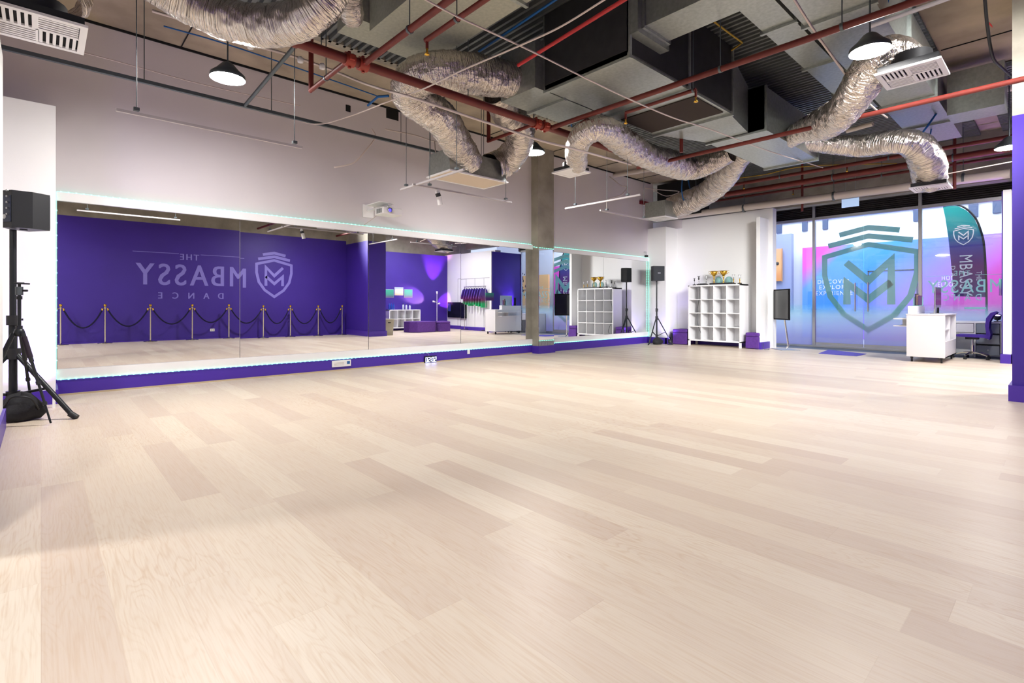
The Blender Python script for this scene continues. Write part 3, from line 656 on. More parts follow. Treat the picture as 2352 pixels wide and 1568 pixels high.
# local x -> -Y (left end at larger y), local y -> +X
big.location = (12.78, 6.93, 0); big.rotation_euler = (0, 0, -PI/2); big.scale = (.955, 1, 1.0)
cb = MB().tube(smoothpath([(12.97, 6.72, 1.6), (12.95, 6.70, 1.3), (12.96, 6.76, .95), (12.95, 6.75, .6), (12.93, 6.64, .3), (12.95, 6.66, .19)], 6), .006, 6).build('power_cord', greym)
tag(cb, 'grey cord dangling through the left column of the tall cube shelf', 'cord')
TZ = BH
def trophy(kind, s):
    t = empty('trophy', '', 'trophy')
    MB().box((-.045*s, -.045*s, 0), (.045*s, .045*s, .035*s), .003).build('plinth', marble, t)
    if kind == 'cup':
        MB().lathe([(.001, .035), (.03, .037), (.012, .06), (.012, .17), (.022, .18), (.012, .19), (.03, .21), (.075, .27), (.085, .32), (.08, .32), (.06, .27), (.001, .22)], n=16).xf(Matrix.Scale(s, 4)).build('cup', gold, t)
        for sg in (-1, 1):
            MB().tube([(0, .07*sg*s, .31*s), (0, .125*sg*s, .32*s), (0, .12*sg*s, .27*s), (0, .06*sg*s, .24*s)], .005*s, 6).build('handle', gold, t)
    else:
        MB().lathe([(.001, .035), (.028, .038), (.01, .05), (.012, .12), (.02, .13), (.006, .15)], n=12).xf(Matrix.Scale(s, 4)).build('column', gold if kind == 'figure' else silver, t)
        MB().lathe([(.006, .15), (.02, .17), (.022, .20), (.008, .23), (.014, .25), (.001, .27)], n=10).tube([(0, -.005, .22), (0, -.04, .27)], .005, 6).tube([(0, .005, .22), (0, .04, .27)], .005, 6).xf(Matrix.Scale(s, 4)).build('figurine', marble if kind == 'dark' else silver, t)
    return t
tro = [(1595, 'dark', .75, 'small gold trophy with a dark figurine at the left end of the tall shelf'), (1605, 'dark', .95, 'gold trophy with a dark figurine second from the left on the tall shelf'),
       (1622, 'silver', .95, 'silver figurine trophy third from the left on the tall shelf'), (1640, 'cup', 1.12, 'large gold cup trophy with handles, left of the two on the tall shelf'),
       (1662, 'cup', 1.12, 'large gold cup trophy with handles, right of the two on the tall shelf'), (1685, 'figure', .95, 'pale gold column trophy third from the right end of the tall shelf'),
       (1699, 'figure', .9, 'slim gold trophy at the right end of the tall shelf')]
for u, kd, s_, lb in tro:
    t = trophy(kd, s_); t.location = (12.97, at(u, 650, x=12.97).y, TZ); tag(t, lb, 'trophy', 'trophies on the tall cube shelf')
for u, lb in ((1649, 'round aqua glass award between the two gold cups on the shelf'), (1672, 'round aqua glass award right of both gold cups on the shelf')):
    y = at(u, 650, x=13.05).y
    t = empty('glass_award', lb, 'award', (13.1, y, TZ)); 
    MB().lathe([(.001, -.006), (.10, -.006), (.10, .006), (.001, .006)], n=24).xf(Matrix.Translation((0, 0, .115)) @ Matrix.Rotation(PI/2, 4, 'Y')).build('disc', aqua, t)
    MB().box((-.03, -.04, 0), (.03, .04, .022), .002).build('foot', marble, t)
for k, (u, w, lb) in enumerate(((1614, .16, 'short dark tray left of the gold cups on the tall shelf'), (1657, .62, 'long low black box lying in front of the trophies on the tall shelf'))):
    y = at(u, 650, x=12.86).y; tag(MB().box((12.83, y-w/2, TZ), (12.9, y+w/2, TZ+.045), .008).build('plaque_box', blackp), lb, 'box')
# purple ottoman cubes
def ottoman(x, y, s, h, label, rz=0, w2=None):
    t = empty('ottoman', label, 'ottoman', (x, y, 0), rz); w = w2 or s
    MB().box((-w/2, -s/2, .012), (w/2, s/2, h-.1), .015).build('base', velvet, t)
    MB().box((-w/2-.003, -s/2-.003, h-.098), (w/2+.003, s/2+.003, h), .03).build('lid', velvet, t)
    return t
ottoman(13.02, 7.2, .42, .42, 'purple velvet cube ottoman left of the tall cube shelf')
ottoman(12.98, 5.27, .32, .40, 'purple velvet cube ottoman squeezed right of the tall cube shelf')
bx = tag(MB().box((12.86, 7.44, 0), (12.93, 7.50, .30), .006).build('plug_adapter', blackp), 'black adapter box between the ottoman and the pilaster', 'adapter')

# ================================================================ NICHE (seen in the mirror)
sm, SW, SH = cubes('cube_shelf', 'low white two-row cube shelf against the purple niche wall', 4, 2, leg=.1)
nx0 = atm(893, 740, y=-2.3).x
sm.location = (nx0+SW, -2.3, 0); sm.rotation_euler = (0, 0, PI)
blueb = mat('blue_bottle', (28, 70, 170), .25); palb = mat('pale_bottle', (200, 205, 225), .3)
def bottle(r, h, m_, lab, p, grp):
    t = empty('bottle', lab, 'bottle', p, 0, grp)
    MB().lathe([(.001, 0), (r, .004), (r, h*.72), (r*.45, h*.84), (r*.45, h*.88)], n=12).build('body', m_, t)
    MB().lathe([(r*.5, h*.86), (r*.5, h), (.001, h)], n=12).build('cap', blackp if m_ is palb else m_, t); return t
for i, u in enumerate((893, 898, 903)):
    bottle(.035, .26, blueb, 'blue drink bottle on the low shelf, %s of the three' % ('left', 'middle', 'right')[i], (atm(u, 700, y=-2.5).x, -2.5, SH), 'bottles on the low cube shelf')
for i, u in enumerate((925, 932, 940)):
    bottle(.04, .25-.02*i, palb, 'pale bottle on the right half of the low shelf, %s of the three' % ('left', 'middle', 'right')[i], (atm(u, 700, y=-2.5).x, -2.5, SH), 'bottles on the low cube shelf')
for u0, u1, v0, v1, lb, mm in ((882, 903, 664, 682, 'green and plum printed calendar above the blue bottles', printm), (906, 925, 659, 677, 'photo print of a pale beach, middle of the three prints above the low shelf', None), (928, 946, 664, 682, 'green and plum printed card, right of the three above the low shelf', printm)):
    a, c = atm(u0, v0+2, y=-2.68), atm(u1, v1+2, y=-2.68)
    if mm is None: mm = posmat('beach_print', lambda nt, X, Y, Z: ramp(nt, mathn(nt, 'MULTIPLY', mathn(nt, 'SUBTRACT', Z, 1.35), 2.2), [(0, (190, 160, 120)), (.3, (225, 200, 170)), (.7, (235, 235, 235)), (1, (100, 160, 230))]))
    fr_ = tag(MB().box((a.x, -2.695, c.z), (c.x, -2.68, a.z)).build('wall_print', mm), lb, 'print')
    MB().box((a.x-.012, -2.699, c.z-.012), (c.x+.012, -2.694, a.z+.012)).build('backing', white, fr_)
a, c = atm(1114, 672, y=.88), atm(1133, 690, y=.88)
tag(MB().box((a.x, .861, c.z), (c.x, .872, a.z)).build('wall_print', printm), 'green and plum printed card on the purple return wall by the desk', 'print')
px_ = atm(890, 740, y=-1.6)
t = empty('waste_bin', 'beige lidded bin beside the purple pillar, seen in the mirror', 'bin', (8.95, .1, 0))
MB().hexa([(-.15, -.12, 0), (.15, -.12, 0), (.15, .12, 0), (-.15, .12, 0)], [(-.18, -.14, .52), (.18, -.14, .52), (.18, .14, .52), (-.18, .14, .52)]).build('body', binm, t)
MB().box((-.19, -.15, .52), (.19, .15, .57), .01).box((-.05, .14, .47), (.05, .15, .50)).build('lid', binm, t)
MB().box((-.05, .139, .43), (.05, .15, .46)).build('slot', blackp, t)
# octagonal + square floor ottomans
t = empty('ottoman', 'wide purple velvet ottoman in front of the low cube shelf', 'ottoman', (atm(966, 750, y=-.9).x, -.95, 0))
pl = [(-.62, -.2), (-.4, -.42), (.4, -.42), (.62, -.2), (.62, .2), (.4, .42), (-.4, .42), (-.62, .2)]
MB().prism(pl, (0, 0, .012), X_, Y_, (0, 0, .4)).build('body', velvet, t)
MB().tube([(0, 0, .412), (0, 0, .42)], .02, 12).build('button', velvet, t)
ottoman(atm(1004, 750, y=-.8).x+.18, -.78, .5, .41, 'smaller square purple ottoman beside the wide one', 0)
# floor lamp with three heads
lx0 = atm(1004, 745, y=-2.2).x
t = empty('floor_lamp', 'white floor lamp with three spot heads in the purple niche', 'floor lamp', (lx0, -2.25, 0))
MB().lathe([(.001, 0), (.13, 0), (.13, .02), (.015, .03)], n=20).build('base', whitep, t)
MB().tube([(0, 0, .02), (0, 0, 1.62)], .012, 10).build('pole', whitep, t)
spots = [((0, 0, 1.58), (.1, -.25, 1), (1, .25, .9), 30), ((-.14, -.02, 1.2), (-.75, -.6, .25), (1, .5, .75), 18), ((.12, -.02, 1.12), (.8, -.6, .15), (1, .3, .8), 16)]
for k, (p, d, c, e) in enumerate(spots):
    d = Vector(d).normalized(); q = d.to_track_quat('Z', 'Y').to_matrix().to_4x4()
    h = MB().lathe([(.001, -.06), (.03, -.05), (.04, .06), (.036, .06)], n=14).xf(Matrix.Translation(p) @ q).tube([(0, 0, p[2]-.03), p], .006, 6).build('spot_head', whitep, t)
    MB().lathe([(.001, .04), (.033, .04)], n=14).xf(Matrix.Translation(p) @ q).build('bulb', mat('bulb_glow%d' % k, (255, 220, 230), .4, emit=(255, 150, 230), es=8), h)
    l = bpy.data.lights.new('floor_lamp_light', 'SPOT'); l.color = c; l.energy = e*24; l.spot_size = .95; l.spot_blend = .8; l.shadow_soft_size = .03
    lo = bpy.data.objects.new('floor_lamp_light', l); COL.objects.link(lo); lo.parent = t; lo.location = Vector(p)+d*.07; lo.rotation_euler = (-d).to_track_quat('Z', 'Y').to_euler()
# fitting wall: cupboard panels, black display, clothes rack
mb = MB()
for y in (-1.9, -1.3, -.7, -.1): mb.box((13.493, y-.006, .15), (13.5, y+.006, 2.2))
mb.box((13.493, -1.9, 2.19), (13.5, .5, 2.205)); struct(mb.build('trim_9', mat('joint_grey', (150, 150, 155), .6)))
a, c = atm(1028, 695, x=13.45), atm(1069, 731, x=13.45)
t = tag(MB().box((13.42, a.y, c.z), (13.498, c.y, a.z), .004).build('wall_display', screenm), 'wide black display on the white wall left of the clothes rack, seen in the mirror', 'display')
MB().box((13.414, a.y+.05, a.z-.4), (13.42, a.y+.25, a.z-.06)).build('lit_notice', mat('notice_blue', (50, 60, 130), .4), t)
t = empty('clothes_rack', 'chrome clothes rack against the white wall, seen in the mirror', 'clothes rack', (13.28, -.45, 0))
MB().tube([(0, -.72, 1.84), (0, .75, 1.84)], .014, 8).build('rail', chrome, t)
for y in (-.68, .7):
    MB().tube([(0, y, .05), (0, y, 1.84)], .013, 8).build('upright', chrome, t)
    MB().tube([(-.2, y, .05), (.18, y, .05)], .013, 8).build('foot', blackm, t)
def shirt(x, y, z, hang, label, w=.24, dx=0):
    t = empty('shirt', label, 'shirt', (x, y, z), 0, 'printed shirts on the clothes rack')
    O = (0, -.02, 0)
    pl = [(-.07, 0), (-w, -.07), (-w-.1, -.42), (-w-.02, -.45), (-w+.05, -.25), (-w+.03, -hang), (w-.03, -hang), (w-.05, -.25), (w+.02, -.45), (w+.1, -.42), (w, -.07), (.07, 0), (0, -.05)]
    MB().prism(pl, (0, -.025, 0), X_, Z_, (0, .05, 0)).build('garment', shirtm, t)
    MB().tube([(-.13, 0, -.02), (0, 0, .035), (.13, 0, -.02)], .006, 6).tube([(0, 0, .035), (0, 0, .075)], .004, 6).build('hanger', blackm, t)
nm = ['first', 'second', 'third', 'fourth', 'fifth', 'sixth', 'seventh', 'eighth']
for i in range(8): 
    yy = -1.05+i*.17
    shirt(13.28, yy, 1.76, .62+.05*(i % 3)+(.12 if i > 5 else 0), 'purple to green printed shirt, %s along the clothes rack from the display' % nm[i], .17)

# ================================================================ RECEPTION
dk = empty('reception_desk', 'white reception desk on castors in front of the shop window', 'desk', (12.2, 1.55, 0))
MB().box((0, 0, .10), (.03, .57, .89), .003).build('end_panel', lam, dk)
MB().box((.03, .54, .10), (1.35, .57, .89)).box((.03, .0, .10), (1.35, .02, .4)).box((.03, 0, .1), (1.35, .55, .12)).box((1.32, 0, .1), (1.35, .57, .89)).box((.75, .02, .12), (.77, .54, .86)).build('carcass', lam, dk)
MB().box((-.005, -.01, .89), (1.36, .58, .91), .003).build('worktop', lam, dk)
MB().box((.45, .49, .91), (1.3, .58, 1.05), .004).build('raised_counter', lam, dk)
for z in (.80, .66): MB().box((.12, .57, z), (1.15, .80, z+.02), .002).build('display_ledge', lam, dk)
MB().box((.5, .57, .68), (.52, .72, .8)).build('ledge_divider', lam, dk)
for z in (.35, .6): MB().box((.04, .03, z), (.74, .53, z+.015)).build('inner_shelf', lam, dk)
for x, y in ((.08, .06), (.08, .5), (1.25, .06), (1.25, .5)):
    MB().tube([(x, y-.012, .035), (x, y+.012, .035)], .035, 12).box((x-.02, y-.018, .06), (x+.02, y+.018, .1)).build('castor', blackp, dk)
pz = at(2097, 720, x=12.55)
ph = tag(MB().box((12.5, pz.y-.075, .91), (12.64, pz.y+.075, 1.06), .004).build('holder_box', whitep), 'white box holder standing at the near end of the reception desk', 'box')
for i, (dy, h, lb) in enumerate(((.04, .34, 'dark pen'), (0, .38, 'pen'), (-.04, .3, 'short pen'))):
    pass
br = empty('card_holder', 'clear stand of dark leaflets on the reception desk', 'leaflet stand', (12.72, 2.03, 1.06))
MB().box((-.05, -.08, 0), (.05, .08, .01)).box((.03, -.08, 0), (.035, .08, .18)).build('stand', aqua, br)
for k in range(3): MB().box((-.03+.02*k, -.07+.03*k, .01), (-.025+.02*k, -.01+.03*k, .2+.02*k)).build('leaflet', mat('leaflet%d' % k, ((90, 60, 110), (150, 120, 120), (60, 60, 80))[k], .5), br)
im = empty('computer_monitor', 'silver desktop computer seen edge-on on the reception desk', 'monitor', (13.05, 1.78, .91))
MB().box((-.3, -.02, .12), (.3, .0, .52), .006).build('housing', alu, im)
MB().box((-.29, -.024, .17), (.29, -.02, .51)).build('screen', screenm, im)
MB().box((-.09, -.1, 0), (.09, .1, .008), .002).hexa([(-.07, .02, .008), (.07, .02, .008), (.07, .05, .008), (-.07, .05, .008)], [(-.07, 0, .2), (.07, 0, .2), (.07, .015, .2), (-.07, .015, .2)]).build('foot', alu, im)
t = tag(MB().box((13.42, 1.80, .91), (13.47, 1.88, 1.36), .01).build('reflection_slab', screenm), 'tall dark slab behind the computer imitating a reflection in the window glass', 'reflection')  # dark slab standing in for a dark reflection in the shop glass
# office chair
ch = empty('office_chair', 'indigo office chair with chrome base beside the reception desk', 'office chair', (13.78, 1.33, 0), 0)
seatp = [(-.24, -.02), (-.2, -.045), (.17, -.06), (.23, -.05), (.235, .02), (.15, .03), (-.2, .01), (-.25, .0)]
# seat faces the desk-left; backrest rises on the right of the photo (towards -y)
def ch_prof(pr_, y0, y1): return MB().prism(pr_, (0, 0, 0), Vector((CA*.0+.0, -1, 0)), Z_, (1, 0, 0))
mbx = MB().prism([(-.25, .47), (-.2, .445), (.2, .435), (.27, .42), (.28, .47), (.2, .49), (-.2, .49)], (-.22, 0, 0), Vector((0, -1, 0)), Z_, (.44, 0, 0))
mbx.build('seat', chairf, ch)
bk = [(.2, .43), (.27, .40), (.285, .5), (.26, .62), (.27, .75), (.32, .87), (.38, .93), (.35, .955), (.28, .92), (.22, .82), (.205, .68), (.22, .52)]
MB().prism(bk, (-.2, 0, 0), Vector((0, -1, 0)), Z_, (.4, 0, 0)).build('backrest', chairf, ch)
MB().tube([(0, 0, .1), (0, 0, .27)], .028, 12).tube([(0, 0, .27), (0, 0, .40)], .016, 12).build('gas_lift', chrome, ch)
MB().box((-.08, -.1, .39), (.08, .1, .44), .01).tube([(0, .05, .41), (-.2, .08, .40)], .007, 6).build('tilt_mechanism', blackp, ch)
for k in range(5):
    a = 2*PI*k/5+.35; d = Vector((math.cos(a), math.sin(a), 0))
    l = MB().tube([d*.02+Z_*.13, d*.16+Z_*.12, d*.29+Z_*.075], [.022, .018, .013], 8).build('base_arm', chrome, ch)
    n_ = Vector((-d.y, d.x, 0)); c = d*.29+Z_*.028
    MB().tube([c-n_*.022, c+n_*.022], .027, 12).tube([d*.29+Z_*.03, d*.29+Z_*.08], .008, 6).build('castor', blackp, l)
# side desk with clear drawers against the window
clear = mat('smoky_plastic', (150, 162, 178), .25, alpha=.8)
sd = empty('drawer_desk', 'white side desk with smoky drawers against the window behind the chair', 'desk', (14.2, .92, 0))
MB().box((0, 0, .70), (.45, 1.0, .74), .003).box((0, .96, 0), (.45, 1.0, .7)).box((0, 0, 0), (.45, .03, .7)).box((0, .4, 0), (.45, .42, .7)).box((.40, .0, .05), (.42, 1., .7)).box((0, .42, .48), (.44, .96, .5)).build('frame', lam, sd)
MB().box((-.01, .43, .51), (.4, .95, .69), .004).build('drawer_front', whitep, sd)
for z in (.06, .28, .5):
    d_ = MB().box((-.01, .04, z), (.38, .39, z+.19), .004).build('drawer', clear, sd)
    MB().tube([(-.025, .21, z+.1), (-.01, .21, z+.1)], .014, 10).build('knob', whitep, d_)
par('desk_uplight', 'glowing violet uplight on the drawer desk at the window end', (14.3, 1.0, .74), (170, 120, 255), (.5, .2, 1.), 170, (-.45, -.12, 1), 1.1)
# door mat, display stand
mb = MB().hexa([at(1880, 812, z=.001), at(1968, 818, z=.001), at(1990, 813, z=.001), at(1903, 803.5, z=.001)], [at(1880, 812, z=.001)+Z_*.008, at(1968, 818, z=.001)+Z_*.008, at(1990, 813, z=.001)+Z_*.008, at(1903, 803.5, z=.001)+Z_*.008])
tag(mb.build('door_mat', mat('violet_mat', (92, 84, 190), .9, noise=.1, nscale=30)), 'thin violet mat on the boards in front of the glass doors', 'mat')
t = empty('display_stand', 'black screen on a chrome floor stand beside the glass shopfront', 'display stand', (13.18, 4.72, 0), math.atan2(-.58, -.62)+PI)
MB().box((-.42, -.02, .72), (.42, .02, 1.46), .006).build('screen_back', mat('matt_black', (12, 12, 14), .7, spec=.15), t)
MB().box((-.40, .02, .75), (.40, .024, 1.43)).build('screen', screenm, t)
MB().tube([(0, -.05, 1.38), (0, -.05, 1.0), (0, -.08, .7), (0, -.16, .1), (0, -.12, .03)], .02, 10).build('post', chrome, t)
MB().box((-.3, -.3, 0), (.3, .12, .012), .003).build('base_plate', alu, t)
MB().box((-.04, -.06, .95), (.04, -.02, 1.36), .004).build('bracket', blackp, t)
tag(MB().tube(smoothpath([(12.9, 5.03, .15), (12.8, 4.98, .02), (12.9, 4.9, .01), (13.0, 4.95, .01)], 5), .006, 6).build('power_cord', greym), 'short grey cord on the floor at the foot of the white stub wall', 'cord')
# exit sign
p = at(1953, 465, x=13.6)
t = empty('exit_sign', 'pale blue lit sign panel hanging above the glass doors', 'sign', p)
MB().box((-.01, -.17, -.10), (.01, .17, .10), .003).build('panel', mat('sign_face', (190, 215, 245), .4, emit=(180, 210, 250), es=.5), t)
MB().box((-.02, -.17, .09), (.02, .17, .12)).tube([(0, .1, .12), (0, .1, CE-p.z)], .004, 6).tube([(0, -.1, .12), (0, -.1, CE-p.z)], .004, 6).build('hanger', alu, t)

# ================================================================ SMALL THINGS ON THE MIRROR WALL
t = empty('wall_clock', 'small digital clock with glowing white digits on the purple skirting', 'clock', (5.38, D-.075, .0))
MB().box((-.13, 0, .0), (.13, .035, .125), .006).build('case', blackp, t)
sg = {'0': 'abcdef', '2': 'abged', '8': 'abcdefg'}
def seg(mbx, x, ch_):
    w, h = .036, .04; z0 = .018
    S = {'a': ((x, z0+2*h), (x+w, z0+2*h)), 'g': ((x, z0+h), (x+w, z0+h)), 'd': ((x, z0), (x+w, z0)), 'f': ((x, z0+h), (x, z0+2*h)), 'b': ((x+w, z0+h), (x+w, z0+2*h)), 'e': ((x, z0), (x, z0+h)), 'c': ((x+w, z0), (x+w, z0+h))}
    for k in sg[ch_]:
        (a, c), (e, g_) = S[k]; mbx.box((min(a, e)-.005, -.004, min(c, g_)-.005), (max(a, e)+.005, 0, max(c, g_)+.005))
dg = MB()
for x, c_ in ((-.115, '0'), (-.06, '2'), (.02, '0'), (.075, '2')): seg(dg, x, c_)
dg.box((-.008, -.004, .035), (.002, 0, .045)).box((-.008, -.004, .08), (.002, 0, .09)).build('digits', mat('clock_digits', (230, 235, 255), .4, emit=(170, 180, 255), es=4), t)
tag(MB().tube(smoothpath([(5.35, D-.05, .12), (5.33, D-.06, .17), (5.25, D-.055, .2)], 4), .003, 5).build('power_cord', cable), 'thin white cord from the clock up to the led ledge', 'cord')
a, c = at(762, 826, y=D-.04), at(805, 838, y=D-.04)
t = tag(MB().box((a.x, D-.06, .065), (c.x, D-.036, .17), .003).build('notice_box', whitep), 'white printed power supply box on the purple skirting', 'box')
MB().box((c.x-.07, D-.062, .1), (c.x-.02, D-.06, .15)).build('blue_mark', bluec, t)
mb = MB()
for k in range(3): mb.box((a.x+.03, D-.0615, .09+.02*k), (a.x+.2, D-.06, .095+.02*k))
mb.build('print_lines', binm, t)
p = at(1076, 811, y=D-.04); tag(MB().box((p.x-.03, D-.05, .1), (p.x+.03, D-.036, .19), .003).build('wall_socket', whitep), 'white switch plate on the skirting left of the column', 'wall socket')
# projector
pc = at(893, 487, y=7.45)
t = empty('projector', 'white projector on a wall bracket above the mirror', 'projector', pc)
MB().box((-.17, -.13, -.055), (.17, .15, .055), .012).build('body', whitep, t)
l_ = MB().lathe([(.001, .0), (.035, .0), (.042, .02), (.03, .025)], n=18).xf(Matrix.Translation((-.06, -.13, .005)) @ Matrix.Rotation(PI/2, 4, 'X')).build('lens_ring', alu, t)
MB().lathe([(.001, .012), (.026, .01)], n=16).xf(Matrix.Translation((-.06, -.135, .005)) @ Matrix.Rotation(PI/2, 4, 'X')).build('lens', mat('lens_blue', (60, 50, 180), .1, emit=(90, 80, 255), es=1.5), l_)
mb = MB()
for k in range(7): mb.box((-.174, -.08+.025*k, -.035), (-.169, -.07+.025*k, .035))
mb.build('vent_slots', greym, t)
MB().box((-.03, -.03, .1), (.03, D-.012-pc.y, .13), .004).box((-.2, -.06, .13), (.06, .4, .145), .003).tube([(0, .02, .055), (0, .02, .1)], .02, 10).box((-.1, D-.02-pc.y, .0), (.1, D-.001-pc.y, .22), .004).build('bracket', whitep, t)
tag(MB().tube(smoothpath([pc+Vector((-.1, .15, -.03)), pc+Vector((-.12, .4, -.1)), (pc.x-.1, D-.02, pc.z-.15), (pc.x-.1, D-.01, 2.43)], 5), .005, 6).build('power_cord', cable), 'white cord running down from the projector to the mirror top', 'cord')
# small sensor in the corner above the mirror end
p = at(1484, 588, y=D-.08)
t = empty('security_camera', 'tiny black camera on the wall above the right end of the mirror', 'camera', p)
MB().box((-.035, -.05, -.03), (.035, .03, .03), .008).build('body', blackp, t); MB().tube([(0, 0, .03), (0, 0, .12), (0, .078, .12)], .006, 6).build('bracket', greym, t)

# ================================================================ TRACKS, LAMPS
def track(a, b_, label, rods):
    t = empty('light_track', label, 'light track', a)
    a, b_ = Vector(a), Vector(b_)
    d = (b_-a).normalized(); n = Vector((-d.y, d.x, 0))*.012
    MB().hexa([-n, n, b_-a+n, b_-a-n], [p+Z_*.022 for p in (-n, n, b_-a+n, b_-a-n)]).build('rail', MATS.get('track_white') or mat('track_white', (186, 180, 182), .5), t)
    for f, top in rods:
        p = (b_-a)*f; r_ = MB().tube([p+Z_*.035, p+Z_*(top-a.z)], .004, 6).build('rod', greym, t)
        MB().box(p-Vector((.02, .02, -.035)), p+Vector((.02, .02, .06))).build('clip', greym, r_)
    return t
RZ = 3.44
track((.44, 5.13, 2.62), (1.9, 5.13, 2.62), 'white light track at upper left, parallel to the mirror wall', [(.09, CE), (.95, CE)])
track((3.52, 5.72, 2.62), (5.25, 5.72, 2.62), 'white light track below the slim box diffuser', [(.15, CE), (.93, CE)])
track((3.57, 6.1, 2.62), (3.57, 4.7, 2.62), 'white light track crossing toward the room under the slim box diffuser', [(.1, CE), (.9, CE)])
track((6.76, 5.22, 2.62), (8.18, 5.22, 2.62), 'white light track right of the column, parallel to the mirror', [(.13, CE), (.9, CE)])
track((6.22, 5.5, 2.62), (6.22, 4.1, 2.62), 'white light track right of the column, pointing into the room', [(.15, CE), (.85, CE)])
def spothead(p, label):
    t = empty('track_spotlight', label, 'spotlight', p)
    MB().tube([(0, 0, 0), (0, 0, -.03)], .02, 10).box((-.02, -.02, -.05), (.02, .02, -.02), .003).build('adapter', whitep, t)
    MB().tube([(.0, 0, -.05), (.02, 0, -.09)], .034, 14).build('collar', blackp, t)
    MB().tube([(.02, 0, -.09), (.045, 0, -.2)], .034, 14).build('barrel', whitep, t)
spothead((at(1005, 440, y=5.72).x, 5.72, 2.62), 'white and black cylinder spotlight hanging from the track under the box diffuser')
LAMPS = [(at(523, 172, z=3.5), 'lit round pendant floodlight over the left part of the mirror'), (at(1226, 345, z=3.5), 'lit round pendant floodlight in front of the concrete column'),
         (at(1998, 108, z=3.5), 'lit round pendant floodlight left of the upper right ceiling diffuser'), (at(2318, 333, z=3.5), 'lit round pendant floodlight beside the purple pillar')]
fl0 = None
for p, lb in LAMPS:
    if fl0 is None:
        fl0 = empty('pendant_floodlight', lb, 'floodlight', p, 0, 'round pendant floodlights')
        MB().lathe([(.168, -.042), (.17, -.04), (.165, .0), (.11, .05), (.06, .11), (.03, .13), (.001, .13)], n=24).build('reflector_hood', greym, fl0)
        MB().lathe([(.15*math.cos(a*PI/16), -.062*math.sin(a*PI/16)) for a in range(0, 8)]+[(.001, -.062)], n=20).build('globe', lamp_e, fl0)
        MB().tube([(0, 0, .13), (0, 0, CE-p.z)], .008, 8).build('stem', greym, fl0)
    else: again(fl0, p, 0, lb)
# unseen fill lamps added out of the frame to brighten the room
for p, e_ in (((-1.4, .4, 3.5), 110), ((-3.0, 4.2, 3.5), 130), ((10.3, -.9, 4.0), 110), ((11.9, -.6, 3.7), 35)):
    l = bpy.data.lights.new('floodlight', 'AREA'); l.shape = 'DISK'; l.size = .5; l.energy = e_; l.color = (1, .98, .96)
    lo = bpy.data.objects.new('floodlight', l); COL.objects.link(lo); lo.location = p

l = bpy.data.lights.new('far_wall_fill', 'SPOT'); l.energy = 6200; l.spot_size = math.radians(44); l.spot_blend = .8; l.shadow_soft_size = 1.5; l.color = (1, .99, .97)  # unseen spot added without a fixture to brighten the far wall
lo = bpy.data.objects.new('far_wall_fill', l); COL.objects.link(lo); lo.location = (6.6, -.1, 3.95); lo.rotation_euler = (Vector((6.6, -.1, 3.95))-Vector((13.2, 6.7, 1.2))).to_track_quat('Z', 'Y').to_euler()
# ================================================================ CEILING SERVICES
def dpipe(name, label, cat, pts, r, m_, n=8, smooth=False, group=None):
    return tag(MB().tube(smoothpath(pts, 6) if smooth else pts, r, n).build(name, m_), label, cat, group)
# sprinkler main with branches (all axis-parallel)
YM, ZM = 4.66, 3.42
sp = empty('sprinkler_main', 'thick dark red sprinkler main running parallel to the mirror wall', 'pipe', (0, YM, ZM))
def R(mbx, o): return mbx.xf(Matrix.Translation(-Vector(o.location)))
R(MB().tube([(at(676, 93, z=ZM).x, YM, ZM), (8.0, YM, ZM)], .047, 12).tube([(at(676, 93, z=ZM).x-.01, YM, ZM), (at(676, 93, z=ZM).x+.03, YM, ZM)], .056, 12), sp).build('main_pipe', redp, sp)
for x in (2.17, 2.31, 4.71, 4.86, 7.1):
    R(MB().tube([(x-.045, YM, ZM), (x+.045, YM, ZM)], .064, 12).tube([(x, YM, ZM-.08), (x, YM, ZM+.08)], .017, 6).box((x-.025, YM-.085, ZM-.025), (x+.025, YM+.085, ZM+.025), .005), sp).build('coupling', mat('red_coupling', (150, 50, 34), .5) if 'red_coupling' not in MATS else MATS['red_coupling'], sp)
for x in (1.9, 3.6, 6.2): R(MB().tube([(x, YM, ZM), (x, YM, CE)], .005, 6), sp).build('hanger', greym, sp)
def branch(x, y0, y1, z, r, label, drops=(), hang=()):
    o = empty('sprinkler_branch', label, 'pipe', (x, y0, z), 0, 'red sprinkler branches')
    R(MB().tube([(x, y0, z), (x, y1, z)], r, 10), o).build('branch_pipe', redp, o)
    for y in drops: 
        q = R(MB().tube([(x, y, z), (x, y, z-.08)], .014, 8), o).build('drop', redp, o)
        R(MB().lathe([(.001, -.14), (.025, -.135), (.01, -.11), (.01, -.08)], (x, y, z), 10), o).build('sprinkler_head', gold, q)
    for y in hang: R(MB().tube([(x, y, z), (x, y, CE)], .005, 6).tube([(x, y-.012, z), (x, y+.012, z)], r*1.25, 8), o).build('hanger', greym, o)
    return o
branch(2.17, 5.62, YM, ZM, .024, 'short red branch from the main toward the mirror wall, left end', (), (5.2,))
branch(2.31, YM, 2.1, ZM, .03, 'red branch running from the main toward the camera past the pale duct', (), (3.8,))
branch(2.51, 3.86, 2.0, ZM, .024, 'thinner red branch beside the pale duct, ending in a drop', (3.84,), (3.4,))
branch(4.71, 5.64, YM, ZM, .022, 'short red branch behind the folded flexible duct toward the mirror wall', (), ())
branch(4.97, YM, -.8, ZM, .03, 'long red branch crossing under the big dark duct', (), (2.35, 1.3))
branch(5.2, 3.63, 2.73, 3.4, .02, 'short red pipe below the big duct with a sprinkler at each end', (3.63, 2.73), (2.76,))
branch(7.5, 5.0, -.8, ZM, .03, 'long red branch crossing the view behind the flexible ducts', (), (1.9,))
